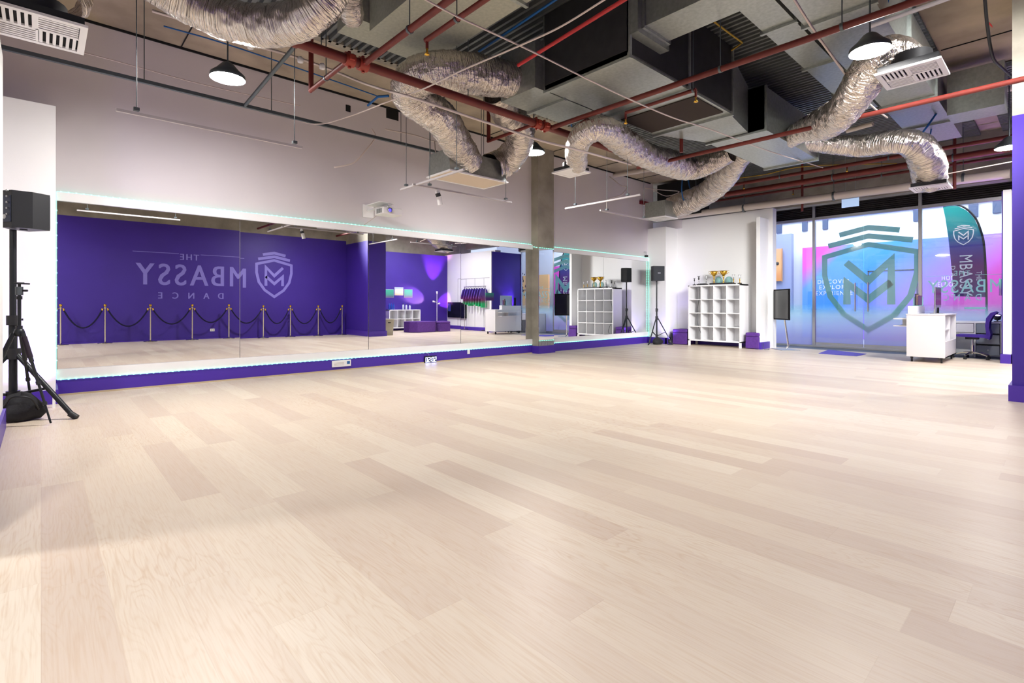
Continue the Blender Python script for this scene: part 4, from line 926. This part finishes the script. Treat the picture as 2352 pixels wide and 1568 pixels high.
branch(12.2, 6.9, 0, 3.95, .04, 'red pipe in front of the concrete beam, nearest of the four', (5.2, 3.1), (6.4, 4.4, 2.4))
branch(12.7, 7.2, -.5, 3.86, .065, 'thick bright red pipe in front of the concrete beam', (), (5.9, 3.5, 1.5))
branch(13.6, 7.0, 0, 3.92, .03, 'thin dark red pipe close against the concrete beam', (4.6,), (6.6, 2.8))
pr1 = at(1565, 350, z=ZM)
for x, y, z0, lb in ((2.17, 5.6, ZM, 'short upright red pipe by the left end of the main'), (4.71, 5.62, ZM, 'upright red pipe behind the folded foil duct'), (pr1.x, pr1.y, ZM, 'upright red pipe right of the double flexible duct'), (12.6, 6.3, 3.86, 'upright red pipe near the corner over the tall shelf'), (13.3, 4.3, 3.3, 'upright red pipe above the glass doors'), (12.9, 1.5, 3.3, 'upright red pipe above the reception desk')):
    dpipe('pipe_riser', lb, 'pipe', [(x, y, z0), (x, y, CE)], .028, redp)
dpipe('red_conduit', 'bright red conduit high up along the big dark duct', 'pipe', [at(1190, 150, z=3.6), at(1465, -20, z=3.6)], .018, mat('bright_red', (176, 24, 30), .5))
cp = empty('drain_pipe', 'thick cream drain pipe along the top of the far wall and shopfront', 'pipe', (13.15, 0, 3.53))
MB().tube([(0, .75, -.03), (0, 7.58, .04)], .085, 14).build('pipe_run', mat('cream_pipe', (206, 196, 186), .5), cp)
for y in (1.4, 3.6, 5.6): MB().tube([(0, y, .09), (0, y, 1.04)], .006, 6).tube([(0, y-.02, 0), (0, y+.02, 0)], .1, 14).build('hanger', greym, cp)
dpipe('drain_pipe', 'pale round pipe crossing the ceiling at upper right', 'pipe', [at(2110, 245, z=4.5), at(2352, 198, z=4.5)+Vector((0, -1, 0))], .06, MATS['cream_pipe'], 12)
dpipe('drain_pipe', 'short pale round pipe behind the flexible duct at right', 'pipe', [at(1945, 300, z=4.5), at(2005, 283, z=4.5)], .05, MATS['cream_pipe'], 12)
dpipe('drain_pipe', 'pale green grey pipe right of the double flexible duct', 'pipe', [at(1400, 405, z=4.5), at(1500, 388, z=4.5)], .055, MATS['cream_pipe'], 12)
# dark grid rails in front of the upper mirror wall
cr_ = empty('ceiling_rail', 'long dark suspended rail along the upper mirror wall', 'rail', (0, 7.0, 3.55))
zr = at(562, 243, y=7.0).z
cr_.location.z = zr
MB().box((-1.5, -.02, -.02), (6.4, .02, .02)).build('channel', greym, cr_)
for x in (.85, 2.2, 4.1, 5.7): MB().tube([(x, 0, 0), (x, 0, CE-zr)], .005, 6).build('rod', greym, cr_)
a, c = at(562, 243, y=7.0), at(775, -10, z=3.75)
tag(MB().tube([a, c], .022, 6).build('ceiling_rail', greym), 'dark rail slanting up from the wall rail past the foil duct', 'rail')
dpipe('cable', 'thin pale cable strung above the dark wall rail', 'cable', [at(0, 70, y=7.3), at(265, 140, y=7.3), at(470, 195, y=7.3), at(690, 243, y=7.3)], .006, cable, 6, True)
# ducts
def duct(name, label, x0, x1, y0, y1, z0, z1, m_=None, flanges=(), axis='x', mats=None, shell=None):
    t = empty(name, label, 'duct', ((x0+x1)/2, (y0+y1)/2, z0))
    c = Vector(t.location)
    MB().box(Vector((x0, y0, z0))-c, Vector((x1, y1, z1))-c).build('casing', m_ or galv, t)
    for f in flanges:
        g_ = MB()
        if axis == 'x': g_.box(Vector((f-.02, y0-.03, z0-.03))-c, Vector((f+.02, y1+.03, z1))-c)
        else: g_.box(Vector((x0-.03, f-.02, z0-.03))-c, Vector((x1+.03, f+.02, z1))-c)
        g_.build('flange', galv, t)
    return t
ZD = 3.62
def P(u, v, z=ZD): return at(u, v, z=z)
A1, A2, A3 = P(1252, 207), P(1445, 129), P(1638, 218)
B1 = P(1702, 255); C1 = P(1718, 304); C2 = P(1624, 328)
t = duct('air_duct', 'big galvanised box duct in the middle of the ceiling', A1.x, B1.x, A2.y, A1.y, ZD, 4.5, galv, (A1.x+.02, P(1580, 205).x, B1.x))
c = Vector(t.location)
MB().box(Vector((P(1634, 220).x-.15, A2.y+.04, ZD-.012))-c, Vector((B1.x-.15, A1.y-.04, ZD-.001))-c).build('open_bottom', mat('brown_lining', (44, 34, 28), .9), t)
MB().box(Vector((A1.x-.012, A2.y, ZD+.05))-c, Vector((A1.x, A1.y, 4.5))-c).build('end_panel', galvd, t)  # dark sheet, the shade on the duct's end put into its colour
MB().box(Vector((A1.x, A2.y-.012, ZD+.03))-c, Vector((B1.x, A2.y, 4.5))-c).build('shaded_side', galvd, t)  # the shaded flank of the same duct, likewise coloured dark
x1, x2 = B1.x+.02, C1.x; ya, yb = A2.y, A1.y; yc, yd = C1.y, C2.y
t = empty('air_duct', 'tapered galvanised duct section beyond the big box duct', 'duct', (x1, ya, ZD)); c = Vector(t.location)
MB().hexa([Vector(q)-c for q in ((x1, ya+.02, ZD), (x2, yc, ZD), (x2, yd, ZD), (x1, yb-.02, ZD))], [Vector(q)-c for q in ((x1, ya+.02, 4.45), (x2, yc, 4.3), (x2, yd, 4.3), (x1, yb-.02, 4.45))]).build('casing', galv, t)
D1 = P(1850, 350); 
t = duct('air_duct', 'long straight galvanised duct leading to the flexible ducts at right', x2+.02, D1.x+.6, D1.y, yd, ZD, 4.25, galv, (x2+.04, D1.x+.58))
duct('air_duct', 'small galvanised spur duct where the foil duct joins the big box', A1.x-.15, A1.x+1.1, A1.y+.02, A1.y+.62, ZD, 4.2, galv, (A1.x+.35,), 'x')
q1, q2 = at(1489, 56, z=3.9), at(1528, 94, z=3.9)
duct('air_duct', 'galvanised duct crossing at the top edge toward the camera', q1.x, q2.x+.03, -1.0, q2.y, 3.9, 4.4, galv, (q2.y-.01, .9), 'y')
duct('air_duct', 'small galvanised collar box joining the crossing duct and the big box', q1.x-.1, q2.x+.08, q2.y, A2.y, 3.82, 4.3, galv, (), 'y')
p1, p2, p3 = at(978, 122, z=4.1), at(853, 68, z=4.1), at(1192, 18, z=4.1)
duct('air_duct', 'broad pale sheet metal duct at the top left of centre', p2.x, p3.x, 2.3, p1.y, 4.1, 4.5, mat('pale_zinc', (176, 178, 164), .6, .35, noise=.1, nscale=30), (3.7,), 'y')
duct('air_duct', 'flat pale panel duct beside the red main', p1.x-.9, p1.x+.35, p1.y+.02, p1.y+.45, 4.2, 4.5, MATS['pale_zinc'])
duct('air_duct', 'narrow galvanised duct run behind the lit lamp at upper right', 5.0, 9.4, 1.98, 2.3, 4.1, 4.5, galv, (5.9, 7.2, 8.4))
duct('air_duct', 'wide galvanised duct run beside the concrete slab at upper right', 4.6, 11.6, 1.25, 1.85, 3.95, 4.5, galv, (5.8, 7.3, 9.0, 10.4))
duct('air_duct', 'violet lit galvanised cross duct above the right flexible duct', 9.6, 10.1, .6, 1.2, 3.8, 4.4, galv)
# cable tray and dark shapes around the big duct
dpipe('blue_conduit', 'blue conduit running along the dark duct at the top', 'pipe', [at(1100, 118, z=4.3), at(1290, -10, z=4.3)], .014, bluec)
dpipe('yellow_cable', 'yellow cable bent across the steel deck at upper right', 'cable', [at(1640, 50, z=4.45), at(1705, 98, z=4.45), at(1660, 130, z=4.45)], .012, yellowc, 6)
dpipe('yellow_cable', 'yellow cable sagging between beam and far flexible duct', 'cable', [at(1690, 410, z=4.2), at(1760, 400, z=4.2), at(1850, 382, z=4.2), at(2060, 375, z=4.2)], .012, yellowc, 6, True)

# flexible foil ducts
def flex(label, spec, seed=1, r0=.2):
    rnd = random.Random(seed)
    P3 = [at(u, v, z=z) for u, v, z, _ in spec]
    rad = [px*depth(p)/FPX for p, (_, _, _, px) in zip(P3, spec)]
    pts = smoothpath(P3, 26); rr = []
    for i in range(len(pts)):
        f = i/26; k = min(int(f), len(rad)-2); rr.append(rad[k]+(rad[k+1]-rad[k])*(f-k))
    # resample evenly
    L = [0]
    for i in range(1, len(pts)): L.append(L[-1]+(pts[i]-pts[i-1]).length)
    step = .022; n = int(L[-1]/step); Q = []; QR = []; j = 0
    for i in range(n+1):
        s_ = L[-1]*i/n
        while j < len(L)-2 and L[j+1] < s_: j += 1
        f = (s_-L[j])/max(1e-6, L[j+1]-L[j]); Q.append(pts[j].lerp(pts[j+1], f)); QR.append(rr[j]+(rr[j+1]-rr[j])*f)
    N = 40; vs = []; up = None
    ph = [rnd.uniform(0, 6.28) for _ in range(8)]
    for i, p in enumerate(Q):
        t = (Q[min(i+1, n)]-Q[max(i-1, 0)]).normalized()
        if up is None: up = t.orthogonal().normalized()
        up = (up-t*up.dot(t)).normalized(); w = t.cross(up)
        rib = (.0, .05, .012, .035)[i % 4]
        for k in range(N):
            a = 2*PI*k/N
            wr = rib*(.6+.4*math.sin(3*a+ph[0]+i*.35))+.05*math.sin(2*a+ph[1]+i*.06)+.022*math.sin(7*a+ph[2]+i*.45)+.018*math.sin(11*a-i*.6+ph[3])+rnd.uniform(-.022, .022)
            vs.append(p+(up*math.cos(a)+w*math.sin(a))*QR[i]*(1-wr))
    fs = [(i*N+k, i*N+(k+1) % N, (i+1)*N+(k+1) % N, (i+1)*N+k) for i in range(n) for k in range(N)]
    mb = MB().add(vs, fs, True)
    o = mb.build('flexible_duct', foil); me = o.data; uv = me.uv_layers.new(name='UVMap')
    for lp in me.loops: i_, k_ = divmod(lp.vertex_index, N); uv.data[lp.index].uv = (L[-1]*i_/n, math.sin(PI*k_/N)*1.4)
    return tag(o, label, 'flexible duct', 'foil flexible ducts')
flex('crinkled foil duct sagging across the top left of the view', [(330, -60, 3.75, 52), (425, 5, 3.62, 45), (520, 45, 3.52, 44), (610, 60, 3.45, 44), (690, 45, 3.4, 44), (745, 5, 3.5, 43), (770, -40, 3.65, 42)], 1)
flex('short foil duct stub hanging right of the sagging one', [(815, -60, 4.1, 36), (800, -10, 4.0, 34), (805, 25, 3.92, 30), (808, 42, 3.9, 24)], 2)
flex('foil duct folding down from the big box duct into the slim box diffuser, left', [(1240, 190, 3.92, 36), (1180, 185, 3.85, 40), (1100, 172, 3.78, 44), (1010, 165, 3.72, 44), (955, 180, 3.68, 42), (945, 215, 3.58, 44), (975, 245, 3.5, 40), (1015, 275, 3.42, 38), (1050, 330, 3.3, 38), (1078, 375, 3.12, 34)], 3)
flex('foil duct dropping from behind the red main into the right of the slim box diffuser', [(1140, 215, 3.9, 30), (1165, 262, 3.75, 33), (1195, 295, 3.62, 33), (1190, 335, 3.45, 33), (1160, 372, 3.3, 33), (1128, 385, 3.15, 32)], 4)
flex('foil duct arching over from a small diffuser to the straight duct', [(1325, 375, 3.1, 24), (1325, 340, 3.16, 27), (1345, 305, 3.26, 30), (1385, 296, 3.32, 30), (1430, 325, 3.36, 30), (1480, 355, 3.42, 29), (1530, 372, 3.52, 30), (1580, 385, 3.6, 27), (1625, 375, 3.66, 26), (1680, 350, 3.76, 22)], 5)
flex('foil duct curving down left into the boxed diffuser near the far corner', [(1714, 346, 3.84, 22), (1672, 395, 3.68, 28), (1635, 435, 3.56, 28), (1590, 460, 3.46, 27), (1543, 477, 3.4, 24)], 6)
flex('foil duct bending down from the upper right diffuser past the lamp', [(2085, 150, 3.6, 42), (2045, 128, 3.66, 42), (2005, 150, 3.6, 42), (1975, 200, 3.48, 42), (1935, 255, 3.42, 38), (1890, 285, 3.5, 36), (1845, 300, 3.68, 27), (1808, 320, 3.84, 22)], 7)
flex('long foil duct running right then dropping to the diffuser over the shop window', [(1832, 330, 3.8, 16), (1890, 332, 3.78, 18), (1980, 335, 3.7, 24), (2060, 325, 3.6, 27), (2105, 335, 3.5, 33), (2128, 370, 3.3, 36), (2135, 405, 3.12, 32), (2137, 424, 3.02, 24)], 8)
flex('foil duct feeding the diffuser at the top left corner', [(110, -40, 4.0, 60), (150, -10, 3.75, 52), (140, 12, 3.6, 40)], 9)

# diffusers
def diffuser(u, v, z, s, label, boxh=.06, neck=.13, rz=0, hood=True):
    c = at(u, v, z=z)
    t = empty('ceiling_diffuser', label, 'diffuser', c, rz, 'square air diffusers')
    h = s/2
    f = MB()
    for (a, b_) in (((-h, -h), (h, -h+.045)), ((-h, h-.045), (h, h)), ((-h, -h+.045), (-h+.045, h-.045)), ((h-.045, -h+.045), (h, h-.045))): f.box((a[0], a[1], 0), (b_[0], b_[1], .02))
    f.build('frame', whitep, t)
    g_ = MB().box((-.008, -h+.045, .002), (.008, h-.045, .02)).box((-h+.045, -.008, .002), (h-.045, .008, .02))
    q = h-.05; n = 6
    for sx, sy in ((-1, -1), (1, 1)):
        for k in range(n):
            p = (k+.5)/n*q; g_.box((sx*p-.008, min(0, sy*q), .003), (sx*p+.012, max(0, sy*q), .012))
    for sx, sy in ((-1, 1), (1, -1)):
        for k in range(n):
            p = (k+.5)/n*q; g_.box((min(0, sx*q), sy*p-.008, .003), (max(0, sx*q), sy*p+.012, .012))
    g_.build('louvres', whitep, t)
    MB().box((-h+.02, -h+.02, .02), (h-.02, h-.02, .02+boxh)).build('plenum', blackp if boxh < .1 else galv, t)
    MB().box((-h+.045, -h+.045, .0175), (h-.045, h-.045, .0195)).build('throat', dark, t)
    MB().tube([(0, 0, .02+boxh), (0, 0, .02+boxh+neck)], min(h*.62, .19), 20).build('neck', galvd, t)
    return t
diffuser(85, 68, 3.2, .58, 'white louvred diffuser cut off at the top left corner')
diffuser(2095, 173, 3.38, .52, 'white louvred diffuser at upper right beside the brightest lamp')
diffuser(2138, 433, 2.92, .48, 'white louvred diffuser hanging in front of the shop window')
diffuser(1312, 398, 2.98, .40, 'white louvred diffuser right of the concrete column', .05, .08)
diffuser(1518, 503, 3.1, .56, 'white diffuser under a galvanised box near the far corner', .36, .0)
t = empty('box_diffuser', 'long slim galvanised box diffuser with a cream panel below two foil ducts', 'diffuser', (4.66, 6.03, 2.92))
MB().hexa([(-.52, -.27, .02), (.52, -.27, .02), (.52, .27, .02), (-.52, .27, .02)], [(-.5, -.2, .34), (.5, -.2, .34), (.5, .27, .34), (-.5, .27, .34)]).build('plenum', galv, t)
MB().box((-.54, -.29, 0), (.54, -.26, .02)).box((-.54, .26, 0), (.54, .29, .02)).box((-.54, -.26, 0), (-.51, .26, .02)).box((.51, -.26, 0), (.54, .26, .02)).build('frame', whitep, t)
MB().box((-.51, -.26, .006), (.51, .26, .018)).build('panel', mat('cream_panel', (214, 198, 178), .7), t)
for x in (-.5, .5): MB().tube([(x, .25, .3), (x, .25, CE-2.92)], .005, 6).build('rod', greym, t)

# loose cables
dpipe('cable', 'long white cable crossing the ceiling from top centre to the far right', 'cable', [at(960, -10, z=3.3), at(1050, 38, z=3.3), at(1130, 75, z=3.3), at(1230, 122, z=3.3), at(1350, 182, z=3.3), at(1440, 225, z=3.32), at(1545, 270, z=3.35), at(1640, 300, z=3.4), at(1760, 345, z=3.5), at(1890, 385, z=3.7)], .008, cable, 6, True)
o = dpipe('cable', 'white cable descending from top right of centre to the wall left of the folded duct', 'cable', [at(1400, -8, z=3.28), at(1290, 60, z=3.28), at(1200, 102, z=3.28), at(1060, 162, z=3.28), at(975, 203, z=3.3), at(900, 230, z=3.35), at(800, 268, z=3.5), at(725, 285, z=3.55), at(640, 262, z=3.6)], .008, cable, 6, True)
o = dpipe('cable', 'bundle of white cables tied under the foil duct along the red main', 'cable', [at(350, 25, z=3.9), at(470, 62, z=3.85), at(560, 98, z=3.8), at(660, 125, z=3.78), at(760, 160, z=3.75), at(850, 196, z=3.5), at(960, 228, z=3.22), at(1060, 262, z=3.12), at(1150, 292, z=3.15), at(1240, 322, z=3.0), at(1330, 345, z=2.95), at(1450, 378, z=3.2)], .014, cable, 6, True)
mb = MB()
for u, v, z in ((575, 103, 3.8), (690, 135, 3.77), (740, 150, 3.76)): mb.lathe([(.001, -.05), (.03, -.04), (.035, 0), (.02, .02)], at(u, v, z=z), 10)
mb.build('junction_plugs', whitep, o)
dpipe('cable', 'white cable hanging from the wall rail and ending free below', 'cable', [at(853, 295, y=7.2), at(862, 315, y=7.2), at(840, 345, y=7.2), at(815, 372, y=7.2), at(790, 380, y=7.2), at(768, 384, y=7.2)], .011, cable, 6, True)
dpipe('cable', 'white cable from the wall to the slim box diffuser', 'cable', [at(885, 297, y=7.0), at(950, 310, y=6.9), at(1000, 325, y=6.7), at(1050, 328, y=6.5)], .01, cable, 6, True)
dpipe('cable', 'white cable looping down onto the slim box diffuser', 'cable', [at(998, 325, y=6.6), at(1003, 355, y=6.5), at(1030, 385, y=6.3), at(1060, 392, y=6.2)], .01, cable, 6, True)
dpipe('blue_cable', 'blue cable along the slab edge above the mirror wall', 'cable', [at(376, 60, z=4.4), at(500, 95, z=4.4), at(650, 145, z=4.4), at(780, 190, z=4.4), at(865, 220, z=4.4)], .009, bluec, 6, True)
dpipe('blue_strap', 'blue strap hooked behind the folded foil duct', 'strap', [at(845, 242, z=3.7), at(868, 222, z=3.7), at(893, 220, z=3.7)], .016, bluec, 6)
dpipe('blue_strap', 'blue strap slung round the lower end of the corner foil duct', 'strap', [at(1567, 410, z=3.9), at(1566, 440, z=3.6), at(1572, 462, z=3.42), at(1588, 480, z=3.3)], .014, bluec, 6, True)
dpipe('blue_strap', 'short blue strap behind the corner foil duct', 'strap', [at(1580, 410, z=3.9), at(1586, 440, z=3.7)], .012, bluec, 6)
dpipe('blue_strap', 'long blue strap holding the bend of the right foil duct', 'strap', [at(2192, 182, z=4.5), at(2165, 240, z=4.1), at(2130, 290, z=3.75), at(2094, 336, z=3.45)], .014, bluec, 6)
dpipe('blue_strap', 'second blue strap beside the long one at right', 'strap', [at(2186, 200, z=4.5), at(2172, 225, z=4.3), at(2140, 290, z=4.0), at(2136, 315, z=3.8)], .011, bluec, 6)
dpipe('blue_strap', 'blue strap crossing above the arched foil duct', 'strap', [at(1305, 248, z=3.9), at(1345, 270, z=3.9), at(1370, 290, z=3.85)], .014, bluec, 6)
dpipe('blue_strap', 'blue strap hanging left of the arched foil duct', 'strap', [at(1305, 248, z=3.9), at(1313, 290, z=3.75)], .012, bluec, 6)
dpipe('blue_strap', 'blue strap at the top edge above the lit lamp', 'strap', [at(2040, -5, z=4.2), at(2028, 45, z=4.0)], .014, bluec, 6)
dpipe('cable', 'white cable with green tag hanging above the upper right lamp duct', 'cable', [at(1822, -5, z=3.8), at(1850, 40, z=3.75), at(1880, 85, z=3.7), at(1905, 120, z=3.66), at(1940, 168, z=3.6), at(1975, 215, z=3.6), at(2010, 250, z=3.7), at(2038, 270, z=3.8)], .012, cable, 6, True)
dpipe('cable', 'black cable dangling from the slab at upper right', 'cable', [at(2262, -5, z=4.5), at(2268, 60, z=4.3), at(2280, 130, z=4.1), at(2300, 155, z=4.05), at(2340, 190, z=4.0)], .016, blackp, 6, True)
dpipe('cable', 'thin white cable hanging beside the right light tracks', 'cable', [at(1400, 405, z=3.8), at(1425, 425, z=3.5), at(1440, 430, z=3.4), at(1425, 448, z=3.2), at(1397, 458, z=3.0), at(1394, 484, z=2.66)], .009, cable, 6, True)
dpipe('cable', 'thin white cable loop behind the boxed corner diffuser', 'cable', [at(1480, 432, z=3.9), at(1520, 436, z=3.85), at(1560, 440, z=3.8), at(1530, 450, z=3.75), at(1500, 436, z=3.9)], .01, cable, 6, True)
dpipe('cable', 'thin cable sloping to the purple pillar above the shop window', 'cable', [at(2170, 400, x=11.5), at(2250, 385, x=11.5), at(2330, 370, x=11.5)], .009, cable, 6, True)
dpipe('conduit', 'slim white conduit at the top right corner of the frame', 'pipe', [at(2000, 60, z=3.9), at(2190, -8, z=3.9)], .022, whitep, 8)
# dark vents in the upper mirror wall
for u0, u1, v0, v1, lb in ((794, 805, 240, 258, 'small black hole high in the mirror wall'), (887, 915, 248, 278, 'larger black hole high in the mirror wall beside the folded duct')):
    a, c = at(u0, v0, y=D), at(u1, v1, y=D); tag(MB().box((a.x, D-.006, c.z), (c.x, D+.02, a.z)).build('wall_opening', dark), lb, 'wall opening')
a, c = at(1473, 460, y=8.1), at(1492, 472, y=8.1)
tag(MB().box((a.x, D-.08, c.z), (c.x, D-.005, a.z)).build('fire_pipe_stub', reddeco), 'short dark red block on the wall beside the corner box diffuser', 'pipe stub')
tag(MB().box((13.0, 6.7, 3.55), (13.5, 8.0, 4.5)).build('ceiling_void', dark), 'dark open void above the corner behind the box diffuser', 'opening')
# fallen shadowed beam above far wall
struct(MB().box((14.0, -2, 3.55), (14.3, 9.5, 4.58)).build('wall_beam', conc))
# red paint marks on the slab
mb = MB(); a = at(2262, 48, z=CE-.003); c = at(2280, 64, z=CE-.003); mb.prism([(a.x, a.y), (c.x, a.y-.05), (c.x-.1, c.y), (a.x+.05, c.y+.02)], (0, 0, CE-.004), X_, Y_, (0, 0, .002))
tag(mb.build('paint_mark', mat('fluoro_red', (220, 50, 50), .6)), 'bright red spray mark on the concrete slab at upper right', 'paint mark')
# panel leg in the recess
p = at(124, 936, z=0)
tag(MB().box((p.x-.012, p.y-.01, 0), (p.x+.012, p.y+.01, .19)).build('panel_foot', white), 'slim white foot post at the outer corner of the left recess wall', 'post')

# ================================================================ LIGHT
w = bpy.data.worlds.new('World'); SC.world = w; w.use_nodes = True
bg = w.node_tree.nodes['Background']; bg.inputs[0].default_value = (.72, .8, 1, 1); bg.inputs[1].default_value = .9
def area(loc, rot, sx, sy, e, col=(1, 1, 1), name='daylight'):
    l = bpy.data.lights.new(name, 'AREA'); l.shape = 'RECTANGLE'; l.size = sx; l.size_y = sy; l.energy = e; l.color = col
    o = bpy.data.objects.new(name, l); COL.objects.link(o); o.location = loc; o.rotation_euler = rot; return o
area((17, 3.5, 5.4), (0, math.radians(-25), 0), 2.5, 9, 480, (.9, .95, 1), 'mall_fill')  # unseen area lamp added above the walkway to light the hoarding
area((15.6, 3.2, 4.2), (0, math.radians(-60), 0), .8, 6, 70, (1, 1, 1), 'walkway_fill')  # second added lamp, brightens the flag and walkway from the shop side

# ================================================================ CAMERA
cam = bpy.data.cameras.new('camera'); co = bpy.data.objects.new('camera', cam); COL.objects.link(co)
co.location = (0, 0, CAMZ); co.rotation_euler = (PI/2, 0, YAW-PI/2)
cam.sensor_width = 36; cam.lens = FPX/2352*36; cam.shift_y = -(784-HOR)/2352; cam.clip_start = .05; cam.clip_end = 200
SC.camera = co
SC.view_settings.view_transform = 'Standard'; SC.view_settings.look = 'None'; SC.view_settings.gamma = 1; SC.view_settings.use_curve_mapping = False
SC.view_settings.exposure = 0.35
SC.cycles.use_adaptive_sampling = True; SC.cycles.adaptive_threshold = .09
SC.cycles.max_bounces = 7; SC.cycles.diffuse_bounces = 4; SC.cycles.glossy_bounces = 5; SC.cycles.transparent_max_bounces = 12
SC.cycles.sample_clamp_indirect = 6; SC.cycles.caustics_reflective = False; SC.cycles.caustics_refractive = False
